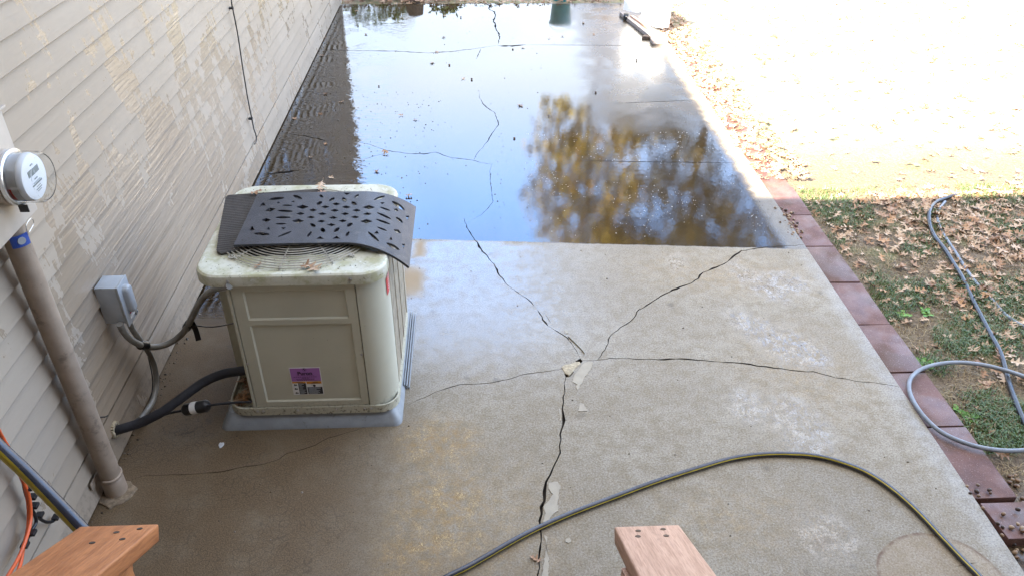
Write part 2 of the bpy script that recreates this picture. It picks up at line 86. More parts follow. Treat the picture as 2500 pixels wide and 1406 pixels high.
  'holes': [[(0.2362,0.2649),(0.261,0.2843),(0.2927,0.2631),(0.2679,0.2439)],[(0.3468,0.2613),(0.3642,0.2746),(0.3858,0.2601),(0.3683,0.2468)],[(0.4398,0.2583),(0.4576,0.2716),(0.4788,0.257),(0.461,0.2438)],[(0.5307,0.2556),(0.5565,0.2781),(0.5861,0.2648),(0.5605,0.2386)],[(0.2964,0.2327),(0.3136,0.2459),(0.3351,0.2315),(0.3179,0.2184)],[(0.3934,0.2277),(0.4109,0.2409),(0.4321,0.2265),(0.4146,0.2134)],[(0.4898,0.2273),(0.5076,0.2404),(0.5285,0.2262),(0.5108,0.213)],[(0.2471,0.2027),(0.2639,0.2157),(0.2855,0.2015),(0.2686,0.1886)],[(0.3433,0.1978),(0.3605,0.2107),(0.3817,0.1965),(0.3645,0.1837)],[(0.4435,0.1963),(0.461,0.2092),(0.4819,0.195),(0.4644,0.1822)],[(0.5394,0.1941),(0.5569,0.2095),(0.5771,0.2001),(0.5597,0.183)],[(0.2983,0.1681),(0.3152,0.1809),(0.3364,0.1669),(0.3195,0.1543)],[(0.3961,0.1623),(0.4134,0.175),(0.4343,0.161),(0.417,0.1484)],[(0.4906,0.1662),(0.5081,0.179),(0.5287,0.1652),(0.5112,0.1523)],[(0.2394,0.1377),(0.2635,0.1559),(0.2942,0.1359),(0.2701,0.1179)],[(0.3492,0.1314),(0.3662,0.144),(0.387,0.1302),(0.3701,0.1178)],[(0.441,0.1328),(0.4583,0.1453),(0.4789,0.1315),(0.4616,0.1191)],[(0.5338,0.1284),(0.5588,0.1499),(0.5875,0.1374),(0.5627,0.1126)],[(0.3966,0.0997),(0.4135,0.112),(0.4341,0.0984),(0.4171,0.0862)],[(0.3916,0.2877),(0.4093,0.3012),(0.4308,0.2865),(0.4131,0.2731)],[(0.3453,0.3094),(0.3385,0.3156),(0.3292,0.3109),(0.3229,0.2981),(0.3233,0.2848),(0.3301,0.2787),(0.3394,0.2834),(0.3457,0.2961)],[(0.5041,0.2797),(0.5012,0.2929),(0.492,0.3056),(0.482,0.3104),(0.477,0.3044),(0.48,0.2911),(0.4892,0.2785),(0.4991,0.2738)],[(0.3513,0.0854),(0.3478,0.0976),(0.338,0.1098),(0.3277,0.1147),(0.3229,0.1095),(0.3264,0.0972),(0.3362,0.0851),(0.3465,0.0802)],[(0.5058,0.1101),(0.4992,0.1156),(0.4897,0.1108),(0.4827,0.0986),(0.4824,0.0863),(0.489,0.0809),(0.4985,0.0856),(0.5054,0.0977)],[(0.3962,0.3463),(0.3894,0.3506),(0.3801,0.343),(0.3738,0.3281),(0.3743,0.3146),(0.3811,0.3104),(0.3903,0.3179),(0.3966,0.3328)],[(0.4529,0.3118),(0.4522,0.3264),(0.4452,0.3424),(0.436,0.3504),(0.43,0.3456),(0.4308,0.3308),(0.4378,0.3149),(0.4469,0.307)],[(0.3975,0.0418),(0.3958,0.0565),(0.3883,0.0694),(0.3794,0.0731),(0.3744,0.0652),(0.3763,0.0505),(0.3838,0.0377),(0.3926,0.0341)],[(0.4547,0.0728),(0.4477,0.0762),(0.4388,0.0676),(0.4333,0.0521),(0.4344,0.0388),(0.4414,0.0354),(0.4502,0.0439),(0.4557,0.0593)],[(0.3405,0.0446),(0.3353,0.0426),(0.3296,0.0285),(0.3269,0.0107),(0.3286,-0.0004),(0.3337,0.0016),(0.3394,0.0155),(0.3422,0.0333)],[(0.4998,0.041),(0.4944,0.0399),(0.4895,0.0276),(0.4878,0.0113),(0.4904,0.0007),(0.4958,0.0018),(0.5007,0.0139),(0.5024,0.0302)],[(0.3434,0.3528),(0.3414,0.3643),(0.3346,0.3755),(0.3269,0.3798),(0.3229,0.3748),(0.325,0.3633),(0.3318,0.3521),(0.3394,0.3478)],[(0.5024,0.3778),(0.4968,0.3802),(0.4895,0.3722),(0.4846,0.3585),(0.4851,0.3473),(0.4906,0.3449),(0.4979,0.3528),(0.5028,0.3665)],[(0.3679,-0.0191),(0.4011,-0.0202),(0.3827,0.0032)],[(0.4359,-0.0181),(0.469,-0.0193),(0.4508,0.0058)],[(0.395,0.3939),(0.3621,0.395),(0.3799,0.3729)],[(0.4633,0.3937),(0.4304,0.3948),(0.4478,0.3727)],[(0.1412,0.3033),(0.1573,0.3028),(0.1464,0.322)],[(0.0708,0.287),(0.0974,0.2861),(0.0788,0.3185)],[(0.0725,0.0665),(0.0961,0.0657),(0.0765,0.1069)],[(0.1445,0.0683),(0.1613,0.0677),(0.1496,0.0883)],[(0.2261,0.0824),(0.2041,0.0831),(0.2175,0.0642)],[(0.2059,0.3135),(0.222,0.313),(0.2123,0.3265)],[(0.6016,0.0372),(0.623,0.0458),(0.6111,0.0659)],[(0.6234,0.3268),(0.6023,0.3174),(0.6134,0.3032)],[(0.6681,0.0193),(0.6817,0.0285),(0.6733,0.0509)],[(0.7428,0.2944),(0.7252,0.2771),(0.7358,0.247)],[(0.7393,0.0434),(0.7255,0.031),(0.7346,-0.0002)],[(0.2177,0.2795),(0.2124,0.2837),(0.1995,0.2883),(0.1842,0.2899),(0.1723,0.2879),(0.1683,0.2847),(0.1736,0.2804),(0.1865,0.2759),(0.2018,0.2743),(0.2136,0.2762)],[(0.2297,0.2248),(0.2221,0.2307),(0.2035,0.2376),(0.1814,0.2407),(0.1642,0.2388),(0.1582,0.2347),(0.1659,0.2287),(0.1844,0.2219),(0.2065,0.2188),(0.2236,0.2207)],[(0.2308,0.1704),(0.2233,0.1755),(0.2052,0.1803),(0.1838,0.181),(0.1673,0.1773),(0.1616,0.1727),(0.1692,0.1676),(0.1873,0.1627),(0.2086,0.162),(0.2251,0.1657)],[(0.2211,0.1141),(0.2158,0.1177),(0.2033,0.1211),(0.1885,0.1216),(0.1771,0.119),(0.1733,0.1157),(0.1785,0.1121),(0.191,0.1087),(0.2058,0.1082),(0.2171,0.1108)],[(0.1681,0.3556),(0.1599,0.3613),(0.1412,0.3644),(0.1198,0.3609),(0.1039,0.3523),(0.0989,0.3445),(0.1071,0.3388),(0.1258,0.3357),(0.1471,0.3391),(0.163,0.3478)],[(0.2499,0.3423),(0.2453,0.3519),(0.2333,0.3661),(0.2183,0.3768),(0.2062,0.3799),(0.2016,0.3768),(0.2063,0.3671),(0.2185,0.353),(0.2333,0.3424),(0.2453,0.3393)],[(0.1682,0.027),(0.1605,0.0343),(0.1419,0.0427),(0.1201,0.0464),(0.1035,0.0439),(0.0979,0.0388),(0.1057,0.0314),(0.1243,0.0231),(0.1459,0.0195),(0.1626,0.0219)],[(0.2565,0.0494),(0.2499,0.0488),(0.2354,0.0402),(0.2191,0.0254),(0.2073,0.0102),(0.2038,0.0019),(0.2103,0.0025),(0.2247,0.011),(0.241,0.0256),(0.2529,0.0409)],[(0.6192,0.388),(0.6132,0.3873),(0.6002,0.3769),(0.5859,0.3595),(0.5758,0.3416),(0.5729,0.3312),(0.5788,0.3307),(0.5916,0.3394),(0.6059,0.357),(0.6162,0.3767)],[(0.6534,0.2651),(0.6491,0.2696),(0.6371,0.2749),(0.622,0.278),(0.6096,0.2778),(0.6046,0.2752),(0.6089,0.2696),(0.6208,0.2627),(0.6358,0.2595),(0.6484,0.2614)],[(0.6639,0.1949),(0.658,0.2014),(0.6416,0.2105),(0.6207,0.2185),(0.6033,0.2225),(0.5963,0.2212),(0.6022,0.2129),(0.6185,0.2006),(0.6393,0.1924),(0.6567,0.1916)],[(0.6636,0.148),(0.6576,0.1532),(0.6413,0.1592),(0.6208,0.1632),(0.6039,0.1639),(0.5973,0.1614),(0.6032,0.1545),(0.6193,0.1455),(0.6397,0.1413),(0.6568,0.1436)],[(0.6545,0.0846),(0.6505,0.0892),(0.6394,0.0948),(0.6252,0.0986),(0.6135,0.099),(0.6087,0.0969),(0.6127,0.0916),(0.6238,0.0845),(0.6378,0.0807),(0.6497,0.0816)],[(0.6288,-0.0174),(0.6253,-0.007),(0.6134,0.0121),(0.5969,0.0316),(0.5822,0.0444),(0.5755,0.0464),(0.5792,0.0349),(0.5913,0.0137),(0.6077,-0.0061),(0.6222,-0.0169)],[(0.7175,0.3242),(0.7133,0.3361),(0.6985,0.3511),(0.6782,0.3611),(0.6602,0.3626),(0.6521,0.3575),(0.6563,0.3441),(0.6706,0.326),(0.6906,0.3153),(0.7089,0.3167)],[(0.7185,-0.0231),(0.7138,-0.0151),(0.6995,-0.0067),(0.6805,-0.0028),(0.6643,-0.0048),(0.6574,-0.01),(0.6619,-0.0192),(0.6758,-0.0301),(0.6945,-0.0344),(0.7111,-0.0301)],[(0.7167,0.2049),(0.715,0.2132),(0.7076,0.2239),(0.6966,0.2308),(0.6864,0.2315),(0.6814,0.2278),(0.683,0.2192),(0.6903,0.2076),(0.7012,0.2004),(0.7115,0.2005)],[(0.103,0.2375),(0.1202,0.2638),(0.1479,0.2538),(0.1306,0.2276)],[(0.1066,0.1525),(0.1236,0.1695),(0.1479,0.1512),(0.1309,0.1343)],[(0.6668,0.2907),(0.6799,0.3061),(0.6902,0.2918),(0.677,0.2759)],[(0.6795,0.1151),(0.7,0.131),(0.7157,0.1132),(0.6949,0.0959)]],
}


# ------------------------------------------------------------------ node helper
class NT:
    def __init__(s, name):
        s.m = bpy.data.materials.new(name); s.m.use_nodes = True; s.t = s.m.node_tree
        s.b = s.t.nodes['Principled BSDF']; s._pos = None
    def n(s, t, **k):
        x = s.t.nodes.new(t)
        for a, v in k.items(): setattr(x, a, v)
        return x
    def put(s, sock, v):
        if hasattr(v, 'is_linked') or isinstance(v, bpy.types.NodeSocket): s.t.links.new(v, sock)
        elif v is not None:
            if isinstance(v, (tuple, list)) and len(v) == 3 and sock.type == 'RGBA': v = tuple(v) + (1,)
            sock.default_value = v
    def pos(s):
        if s._pos is None: s._pos = s.n('ShaderNodeNewGeometry').outputs['Position']
        return s._pos
    def obj(s): return s.n('ShaderNodeTexCoord').outputs['Object']
    def island(s): return s.n('ShaderNodeNewGeometry').outputs['Random Per Island']
    def orand(s): return s.n('ShaderNodeObjectInfo').outputs['Random']
    def attr(s, nm): return s.n('ShaderNodeAttribute', attribute_name=nm).outputs['Fac']
    def vmul(s, a, v):
        x = s.n('ShaderNodeVectorMath', operation='MULTIPLY'); s.put(x.inputs[0], a); s.put(x.inputs[1], v); return x.outputs[0]
    def vadd(s, a, v):
        x = s.n('ShaderNodeVectorMath', operation='ADD'); s.put(x.inputs[0], a); s.put(x.inputs[1], v); return x.outputs[0]
    def noise(s, vec, scale=1, detail=3, rough=.55, dist=0, out=0):
        x = s.n('ShaderNodeTexNoise'); s.put(x.inputs['Vector'], vec); x.inputs['Scale'].default_value = scale
        x.inputs['Detail'].default_value = detail; x.inputs['Roughness'].default_value = rough; x.inputs['Distortion'].default_value = dist
        return x.outputs[out]
    def voro(s, vec, scale, feat='F1', out=0):
        x = s.n('ShaderNodeTexVoronoi', feature=feat); s.put(x.inputs['Vector'], vec); x.inputs['Scale'].default_value = scale; return x.outputs[out]
    def math(s, op, a, b=0.0, clamp=False):
        x = s.n('ShaderNodeMath', operation=op, use_clamp=clamp); s.put(x.inputs[0], a); s.put(x.inputs[1], b); return x.outputs[0]
    def ss(s, v, a, b, lo=0., hi=1.):
        x = s.n('ShaderNodeMapRange', interpolation_type='SMOOTHSTEP'); s.put(x.inputs[0], v)
        for i, q in enumerate((a, b, lo, hi)): s.put(x.inputs[i + 1], q)
        return x.outputs[0]
    def mix(s, f, a, b):
        x = s.n('ShaderNodeMix', data_type='RGBA'); s.put(x.inputs[0], f); s.put(x.inputs[6], a); s.put(x.inputs[7], b); return x.outputs[2]
    def mul(s, f, a, b):
        x = s.n('ShaderNodeMix', data_type='RGBA', blend_type='MULTIPLY'); s.put(x.inputs[0], f); s.put(x.inputs[6], a); s.put(x.inputs[7], b); return x.outputs[2]
    def fmix(s, f, a, b):
        x = s.n('ShaderNodeMix', data_type='FLOAT'); s.put(x.inputs[0], f); s.put(x.inputs[2], a); s.put(x.inputs[3], b); return x.outputs[0]
    def ramp(s, f, stops):
        x = s.n('ShaderNodeValToRGB'); s.put(x.inputs[0], f); r = x.color_ramp
        while len(r.elements) < len(stops): r.elements.new(0.5)
        for e, (p, c) in zip(r.elements, stops): e.position = p; e.color = tuple(c) + (1,)
        return x.outputs[0]
    def bump(s, h, strength=.3, dist=.01, nrm=None):
        x = s.n('ShaderNodeBump'); s.put(x.inputs['Height'], h); s.put(x.inputs['Strength'], strength); x.inputs['Distance'].default_value = dist
        if nrm is not None: s.put(x.inputs['Normal'], nrm)
        return x.outputs[0]
    def sep(s, v):
        x = s.n('ShaderNodeSeparateXYZ'); s.put(x.inputs[0], v); return x.outputs
    def fin(s, col=None, rough=.5, metal=0., nrm=None, spec=.5, alpha=None, trans=None, sss=None):
        b = s.b
        if col is not None: s.put(b.inputs['Base Color'], col)
        s.put(b.inputs['Roughness'], rough); s.put(b.inputs['Metallic'], metal); s.put(b.inputs['Specular IOR Level'], spec)
        if nrm is not None: s.put(b.inputs['Normal'], nrm)
        if trans is not None: s.put(b.inputs['Transmission Weight'], trans)
        return s.m

def plain(name, col, rough=.5, metal=0., var=.12, scale=18, bump=.12, bscale=120, spec=.5, dirt=None):
    t = NT(name); p = t.pos()
    n = t.noise(p, scale, 4)
    c = t.mix(t.ss(n, .3, .7), tuple(v * (1 - var) for v in col), tuple(min(1, v * (1 + var)) for v in col))
    if dirt: c = t.mix(t.ss(t.noise(p, dirt[1], 5, .65), dirt[2], dirt[2] + .16), c, dirt[0])
    r = t.fmix(t.noise(p, scale * 3, 3), max(.02, rough - .1), min(1, rough + .1))
    return t.fin(c, r, metal, t.bump(t.noise(p, bscale, 3), bump, .003), spec)

# ------------------------------------------------------------------ materials
def m_patio():
    t = NT('concrete'); p = t.pos()
    leftw, gold, dirt, pud, stain, damp, dry, edge = [t.attr(a) for a in ('leftw', 'gold', 'dirt', 'pud', 'stain', 'damp', 'dry', 'edge')]
    px_, py_, pz_ = t.sep(p)
    ln = t.math('ADD', t.math('ADD', py_, t.math('MULTIPLY', px_, .085)), .03655 - 4.375)
    ln = t.math('ADD', ln, t.math('MULTIPLY', t.math('SUBTRACT', t.noise(p, 9, 4), .5), .034))
    wet = t.math('MAXIMUM', t.math('MULTIPLY', t.ss(ln, -.007, .007), t.math('SUBTRACT', 1.0, edge)), leftw)
    big = t.noise(p, 1.7, 5, .6); mid = t.noise(p, 14, 5, .65); fine = t.noise(p, 170, 3, .7); grit = t.voro(p, 260)
    spk = t.ss(t.noise(p, 150, 2, .7), .56, .66)
    c = t.mix(t.ss(big, .35, .65), (.243, .206, .148), (.288, .252, .188))
    c = t.mix(t.ss(mid, .38, .66), c, (.220, .180, .118))
    c = t.mul(t.ss(t.noise(p, 120, 3, .75), .40, .64, .0, .8), c, (.50, .46, .41))
    c = t.mix(t.math('MULTIPLY', spk, .22), c, (.52, .50, .44))
    dm = t.math('MULTIPLY', dirt, t.ss(t.noise(p, 5, 5, .6), .25, .6, .74, 1.0))
    c = t.mix(dm, c, t.mix(t.ss(fine, .3, .7), (.070, .046, .023), (.160, .108, .058)))
    craze = t.voro(t.vadd(p, t.vmul(t.noise(p, 9, 3, .5, 0, 1), (.07, .07, .0))), 34, 'DISTANCE_TO_EDGE')
    cz = t.math('MULTIPLY', t.ss(craze, .0, .06, 1, 0), t.math('MULTIPLY', dirt, t.ss(t.noise(p, 3.1, 3), .42, .6)))
    c = t.mix(t.math('MULTIPLY', cz, .5), c, (.035, .027, .018))
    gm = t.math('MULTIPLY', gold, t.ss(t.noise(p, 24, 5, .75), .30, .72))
    c = t.mix(gm, c, t.mix(t.ss(fine, .3, .7), (.155, .095, .036), (.32, .205, .075)))  # golden reflection in the wet patches painted into the base colour
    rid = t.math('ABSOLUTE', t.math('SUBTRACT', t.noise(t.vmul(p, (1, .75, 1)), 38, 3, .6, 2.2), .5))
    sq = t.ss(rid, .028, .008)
    c = t.mix(t.math('MULTIPLY', t.math('MULTIPLY', gm, sq), t.ss(t.noise(p, 13, 3), .42, .6)), c, (.60, .46, .23))  # yellow-cream squiggles are painted glints of that reflection
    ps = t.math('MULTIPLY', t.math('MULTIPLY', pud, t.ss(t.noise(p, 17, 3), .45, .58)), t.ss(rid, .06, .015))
    c = t.mix(t.math('MULTIPLY', ps, .5), c, t.mix(t.ss(t.noise(p, 2.3, 1), .45, .55), (.52, .53, .56), (.56, .50, .42)))  # pale squiggles: puddle glints painted into the colour
    qx = t.math('ADD', px_, -1.735); qy = t.math('MULTIPLY', t.math('ADD', py_, -1.775), 1.04)
    rd = t.math('SQRT', t.math('ADD', t.math('MULTIPLY', qx, qx), t.math('MULTIPLY', qy, qy)))
    rd = t.math('ADD', rd, t.math('MULTIPLY', t.math('SUBTRACT', t.noise(p, 7, 4), .5), .03))
    inner = t.ss(rd, .245, .236); ring = t.math('MULTIPLY', inner, t.ss(rd, .222, .238))
    c = t.mix(t.math('MULTIPLY', inner, .22), c, (.30, .19, .085))
    c = t.mix(t.math('MULTIPLY', ring, t.ss(t.noise(p, 16, 4, .7), .3, .62, .1, .85)), c, (.085, .035, .012))
    # wet concrete is darker
    c = t.mul(t.math('MULTIPLY', wet, .98), c, (.15, .12, .085))
    c = t.mul(t.math('MULTIPLY', damp, .6), c, (.90, .92, .95))
    streak = t.noise(t.vmul(p, (1, .6, 1)), 44, 5, .75, 1.6)
    film = t.math('MULTIPLY', pud, t.ss(streak, .46, .60))
    c = t.mul(film, c, (.85, .80, .70))
    c = t.mix(t.math('MULTIPLY', t.ss(t.noise(p, 5.2, 2), .69, .75), .5), c, (.07, .055, .04))
    c = t.mix(dry, c, (.26, .185, .10))
    # roughness: mirror film in the standing water, blotchy where the film thins
    rw = t.fmix(t.attr('haze'), t.fmix(t.ss(t.noise(p, 46, 3, .7), .62, .72), .02, .10), t.fmix(t.ss(t.noise(p, 3.3, 4), .4, .6), .17, .32))
    r = t.fmix(damp, t.fmix(mid, .52, .72), t.fmix(t.ss(mid, .4, .62), .10, .26))
    r = t.fmix(wet, r, rw); r = t.fmix(film, r, .07); r = t.fmix(dry, r, .7)
    grain = t.math('ADD', t.math('MULTIPLY', fine, .7), t.math('MULTIPLY', grit, .4))
    wm = t.math('MAXIMUM', wet, t.math('MULTIPLY', film, .9))
    nb = t.bump(grain, t.fmix(t.math('MAXIMUM', wm, t.math('MULTIPLY', damp, .75)), .22, .012), .004)
    rip = t.math('ADD', t.math('ADD', t.math('MULTIPLY', t.noise(t.vmul(p, (1, .8, 1)), 21, 2, .5), .40), t.math('MULTIPLY', t.math('MULTIPLY', t.ss(px_, -.5, -.95), t.ss(t.noise(p, 2.2, 2), .38, .55)), t.math('MULTIPLY', t.noise(t.vmul(p, (11, 30, 1)), 1, 2, .5, .8), 1.9))), t.math('MULTIPLY', t.noise(p, 75, 2), t.fmix(t.ss(t.noise(p, 1.3, 3), .42, .62), .01, .10)))
    nb = t.bump(rip, t.math('MULTIPLY', t.math('MAXIMUM', wet, t.math('MULTIPLY', film, 2.2)), t.fmix(t.attr('rip'), .05, .18)), .006, nb)
    return t.fin(c, r, 0, nb, t.fmix(t.math('MAXIMUM', wm, damp), .4, .85))

def m_siding():
    t = NT('vinyl_siding'); p = t.pos(); x, y, z = t.sep(p)
    wv = t.vadd(p, t.vmul(t.noise(p, 7, 2, .5, 0, 1), (0, .0, .006)))
    gr = t.noise(t.vmul(wv, (1, 3.2, 80)), 1, 3, .6)
    gr2 = t.noise(t.vmul(wv, (1, 1.6, 45)), 1, 2, .5)
    grain = t.math('ADD', gr, t.math('MULTIPLY', gr2, .8))
    blot = t.noise(t.vmul(p, (1, 2.6, 1.15)), 1.7, 5, .66, .4)
    edge = t.noise(t.vmul(p, (1, 10, 60)), 1, 2, .5)
    f = t.math('ADD', blot, t.math('MULTIPLY', t.math('SUBTRACT', edge, .5), .10))
    # the low boards beside the condenser are wet through, higher up only streaks
    low = t.math('MULTIPLY', t.ss(z, 1.45, .55), t.ss(y, 2.3, 2.75))
    low = t.math('MULTIPLY', low, t.ss(y, 6.2, 3.9))
    hi = t.math('MULTIPLY', t.ss(z, 2.3, 1.2), t.math('MULTIPLY', t.ss(y, 2.2, 2.7), t.ss(y, 9.5, 6.5)))
    f = t.math('ADD', f, t.math('ADD', t.math('MULTIPLY', low, .20), t.math('MULTIPLY', hi, .055)))
    wet = t.ss(f, .612, .628)
    c = t.mix(t.ss(t.noise(p, 1.2, 4), .3, .7), (.305, .248, .185), (.345, .288, .222))
    c = t.mix(t.math('MULTIPLY', t.ss(t.noise(t.vmul(p, (1, 2, 9)), 3, 5, .7), .52, .75), .35), c, (.25, .205, .155))
    c = t.mul(t.math('MULTIPLY', wet, .75), c, (.80, .755, .70))
    dirtm = t.math('MULTIPLY', t.ss(z, .22, .03), t.ss(t.noise(p, 30, 4, .7), .45, .7))
    c = t.mix(t.math('MULTIPLY', dirtm, .6), c, (.15, .12, .09))
    r = t.fmix(wet, t.fmix(t.noise(p, 20, 3), .46, .6), .14)
    nb = t.bump(grain, t.fmix(wet, .14, .48), .005)
    nb = t.bump(t.noise(t.vmul(p, (1, .9, 2.0)), 3.0, 2), .22, .006, nb)
    return t.fin(c, r, 0, nb, .5)

def m_wood(name, c1, c2, axis=(30, 3, 30), rough=.5):
    t = NT(name); p = t.obj()
    g = t.noise(t.vmul(p, axis), 3, 4, .6, .8); g2 = t.noise(t.vmul(p, tuple(a * 4 for a in axis)), 3, 3, .6)
    c = t.mix(t.ss(g, .3, .7), c1, c2)
    c = t.mul(t.ss(g2, .42, .70, 0, .55), c, (.55, .46, .40))
    c = t.mix(t.math('MULTIPLY', t.ss(t.noise(t.vmul(p, (6, 3, 6)), 2, 4, .7), .6, .72), .55), c, tuple(v * .35 for v in c1))
    return t.fin(c, t.fmix(g, rough - .1, rough + .12), 0, t.bump(g2, .35, .003), .45)

def m_ac(name, col, algae=0.):
    t = NT(name); p = t.pos()
    c = t.mix(t.ss(t.noise(p, 4, 4), .3, .7), tuple(v * .94 for v in col), tuple(v * 1.05 for v in col))
    if algae:
        a = t.ss(t.noise(p, 11, 6, .7), .42, .62)
        c = t.mix(t.math('MULTIPLY', a, algae), c, (.30, .29, .13))
        c = t.mix(t.math('MULTIPLY', t.ss(t.noise(p, 55, 4, .7), .60, .68), .7), c, (.10, .085, .05))
        c = t.mix(t.ss(t.noise(p, 26, 5, .75), .61, .66, 0, .7), c, (.62, .63, .60))
    spk = t.ss(t.voro(p, 26), .055, .03)
    spk = t.math('MULTIPLY', spk, t.ss(t.noise(p, 5, 2), .45, .6))
    z = t.sep(p)[2]
    spk = t.math('MULTIPLY', spk, t.ss(z, .75, .25, .45, 1))
    c = t.mix(spk, c, (.05, .042, .03))
    c = t.mix(t.math('MULTIPLY', t.ss(z, .17, .06), t.ss(t.noise(p, 60, 4, .7), .5, .65)), c, (.10, .085, .055))
    return t.fin(c, t.fmix(t.noise(p, 30, 3), .3, .45), 0, t.bump(t.noise(p, 9, 2), .12, .004), .5)

def m_leaf(name, cols, mode='orand', rough=.55, trans=.0):
    t = NT(name); r = t.orand() if mode == 'orand' else t.island()
    st = [((i + .5) / len(cols), c) for i, c in enumerate(cols)]
    c = t.ramp(r, st)
    if mode == 'orand':
        n = t.noise(t.obj(), 40, 3); c = t.mul(t.ss(n, .4, .7, 0, .6), c, (.62, .55, .5))
    return t.fin(c, rough, 0, None, .35)

def m_lawn():
    t = NT('soil_and_thatch'); p = t.pos(); x, y, z = t.sep(p)
    n = t.noise(p, 2.1, 5, .6); f = t.noise(p, 60, 4, .7)
    c = t.mix(t.ss(f, .3, .7), (.085, .058, .036), (.21, .155, .095))
    c = t.mix(t.ss(n, .5, .62), c, t.mix(t.ss(f, .35, .65), (.09, .10, .032), (.20, .17, .085)))
    mud = t.math('MULTIPLY', t.ss(y, 2.45, 1.95), t.ss(x, 2.75, 2.3))
    c = t.mul(mud, c, (.42, .38, .36))
    pool = t.math('MULTIPLY', mud, t.ss(t.noise(p, 6, 3), .42, .52))
    far = t.ss(y, 5.2, 6.5)
    c = t.mix(far, c, t.mix(t.ss(t.noise(p, 5, 5, .7), .4, .6), (.36, .28, .18), (.27, .26, .13)))  # sunlit stretch coloured paler, glare put into the ground colour
    return t.fin(c, t.fmix(pool, .85, .12), 0, t.bump(t.math('ADD', f, t.noise(p, 18, 3)), t.fmix(pool, .9, .1), .02), .4)

def m_paver():
    t = NT('red_paver'); p = t.pos(); rr = t.orand()
    c = t.mix(t.ss(t.noise(p, 9, 5, .65), .35, .65), (.095, .040, .030), (.140, .066, .050))
    c = t.mix(t.ss(t.noise(p, 3.1, 3), .5, .65), c, (.085, .038, .020))
    c = t.mul(t.math('MULTIPLY', rr, .35), c, (.7, .62, .58))
    c = t.mix(t.ss(t.noise(p, 210, 3, .6), .62, .69), c, (.28, .20, .18))
    r = t.fmix(t.ss(t.noise(p, 4, 4), .42, .58), .42, .7)
    return t.fin(c, r, 0, t.bump(t.noise(p, 150, 4, .7), .35, .004), .5)

M = {}
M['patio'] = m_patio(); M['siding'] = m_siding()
M['filler'] = plain('crack_filler', (.290, .250, .180), .5, var=.1, bump=.2, bscale=160)
M['chip'] = plain('chipped_aggregate', (.37, .31, .21), .8, var=.25, scale=60, bump=.8, bscale=90)
M['mortar'] = plain('old_mortar', (.21, .16, .105), .85, var=.3, scale=60, bump=.8, bscale=90)
M['crackdirt'] = plain('crack_dirt', (.035, .026, .018), .9)
M['paver'] = m_paver(); M['lawn'] = m_lawn()
M['ac'] = m_ac('condenser_paint', (.50, .485, .38)); M['aclid'] = m_ac('condenser_lid_paint', (.54, .53, .43), .65)
M['coil'] = plain('coil_louver', (.33, .285, .21), .55, var=.2)
M['pad'] = plain('pad_plastic', (.25, .27, .285), .38, var=.1, bump=.2, bscale=60, dirt=((.12, .11, .09), 22, .60))
M['dark'] = plain('dark_cavity', (.012, .011, .01), .9)
M['wire'] = plain('guard_wire', (.36, .34, .29), .4, var=.25, dirt=((.16, .09, .05), 30, .6))
M['rust'] = plain('rusty_screw', (.10, .06, .035), .6, .3)
M['steel'] = plain('zinc_steel', (.55, .54, .52), .3, .85)
M['rubber'] = plain('mat_rubber', (.030, .030, .036), .42, var=.3, scale=9, bump=.6, bscale=220, dirt=((.075, .07, .066), 20, .58))
M['rubber2'] = plain('ribbed_mat', (.036, .030, .025), .6, var=.25, bump=.5, bscale=200)
M['black'] = plain('black_foam', (.014, .014, .018), .6, var=.3, bump=.4, bscale=90)
M['blackp'] = plain('black_plastic', (.012, .012, .013), .35)
M['white'] = plain('white_paint', (.78, .77, .75), .45, var=.04)
M['label'] = plain('label_white', (.72, .72, .70), .35, var=.03, bump=0)
M['purple'] = plain('label_purple', (.36, .15, .42), .35, var=.04, bump=0)
M['ink'] = plain('label_ink', (.035, .012, .05), .4, bump=0)
M['black_l'] = plain('label_black', (.02, .02, .022), .4, bump=0)
M['orange_l'] = plain('label_orange', (.62, .26, .035), .4, bump=0)
M['red_l'] = plain('label_red', (.55, .035, .03), .35, bump=0)
M['conduit'] = plain('painted_conduit', (.30, .235, .175), .5, var=.1, dirt=((.17, .13, .095), 14, .55))
M['flex'] = plain('flex_conduit', (.20, .19, .165), .42, var=.15, bump=.2, bscale=60)
M['grey'] = plain('grey_enamel', (.37, .39, .40), .38, var=.06, dirt=((.22, .22, .21), 25, .62))
M['meterbox'] = plain('meter_box_paint', (.46, .40, .33), .5, var=.06)
M['alu'] = plain('aluminium', (.72, .72, .72), .22, .9)
M['mface'] = plain('meter_face', (.74, .75, .76), .4, var=.03, bump=0)
M['mgrey'] = plain('meter_grey', (.52, .53, .54), .35, var=.05)
M['lcd'] = plain('lcd', (.25, .27, .26), .25, bump=0)
M['tag'] = plain('blue_tag', (.03, .08, .34), .4)
M['navy'] = plain('navy_tag', (.05, .04, .18), .4)
t = NT('clear_plastic'); M['glass'] = t.fin((.97, .98, .98), .02, 0, None, .5, trans=1.0); t.b.inputs['IOR'].default_value = 1.12
M['hose'] = plain('grey_hose', (.042, .045, .058), .24, var=.2, bump=.1, bscale=300)
M['yellow'] = plain('yellow_stripe', (.42, .33, .03), .35, bump=.1, bscale=300)
M['hosegrey'] = plain('light_grey_hose', (.17, .19, .22), .4, var=.15)
M['hosedark'] = plain('dark_hose', (.03, .034, .042), .3, var=.3)
M['orange'] = plain('orange_cord', (.62, .105, .025), .4, var=.08, bump=.05)
M['cedar'] = m_wood('stained_cedar', (.30, .100, .028), (.45, .175, .060), (22, 2, 22), .42)
M['cedar2'] = m_wood('weathered_cedar', (.42, .24, .155), (.56, .345, .235), (26, 2, 26), .55)
M['lumber'] = m_wood('grey_lumber', (.20, .165, .14), (.34, .29, .26), (30, 4, 30), .6)
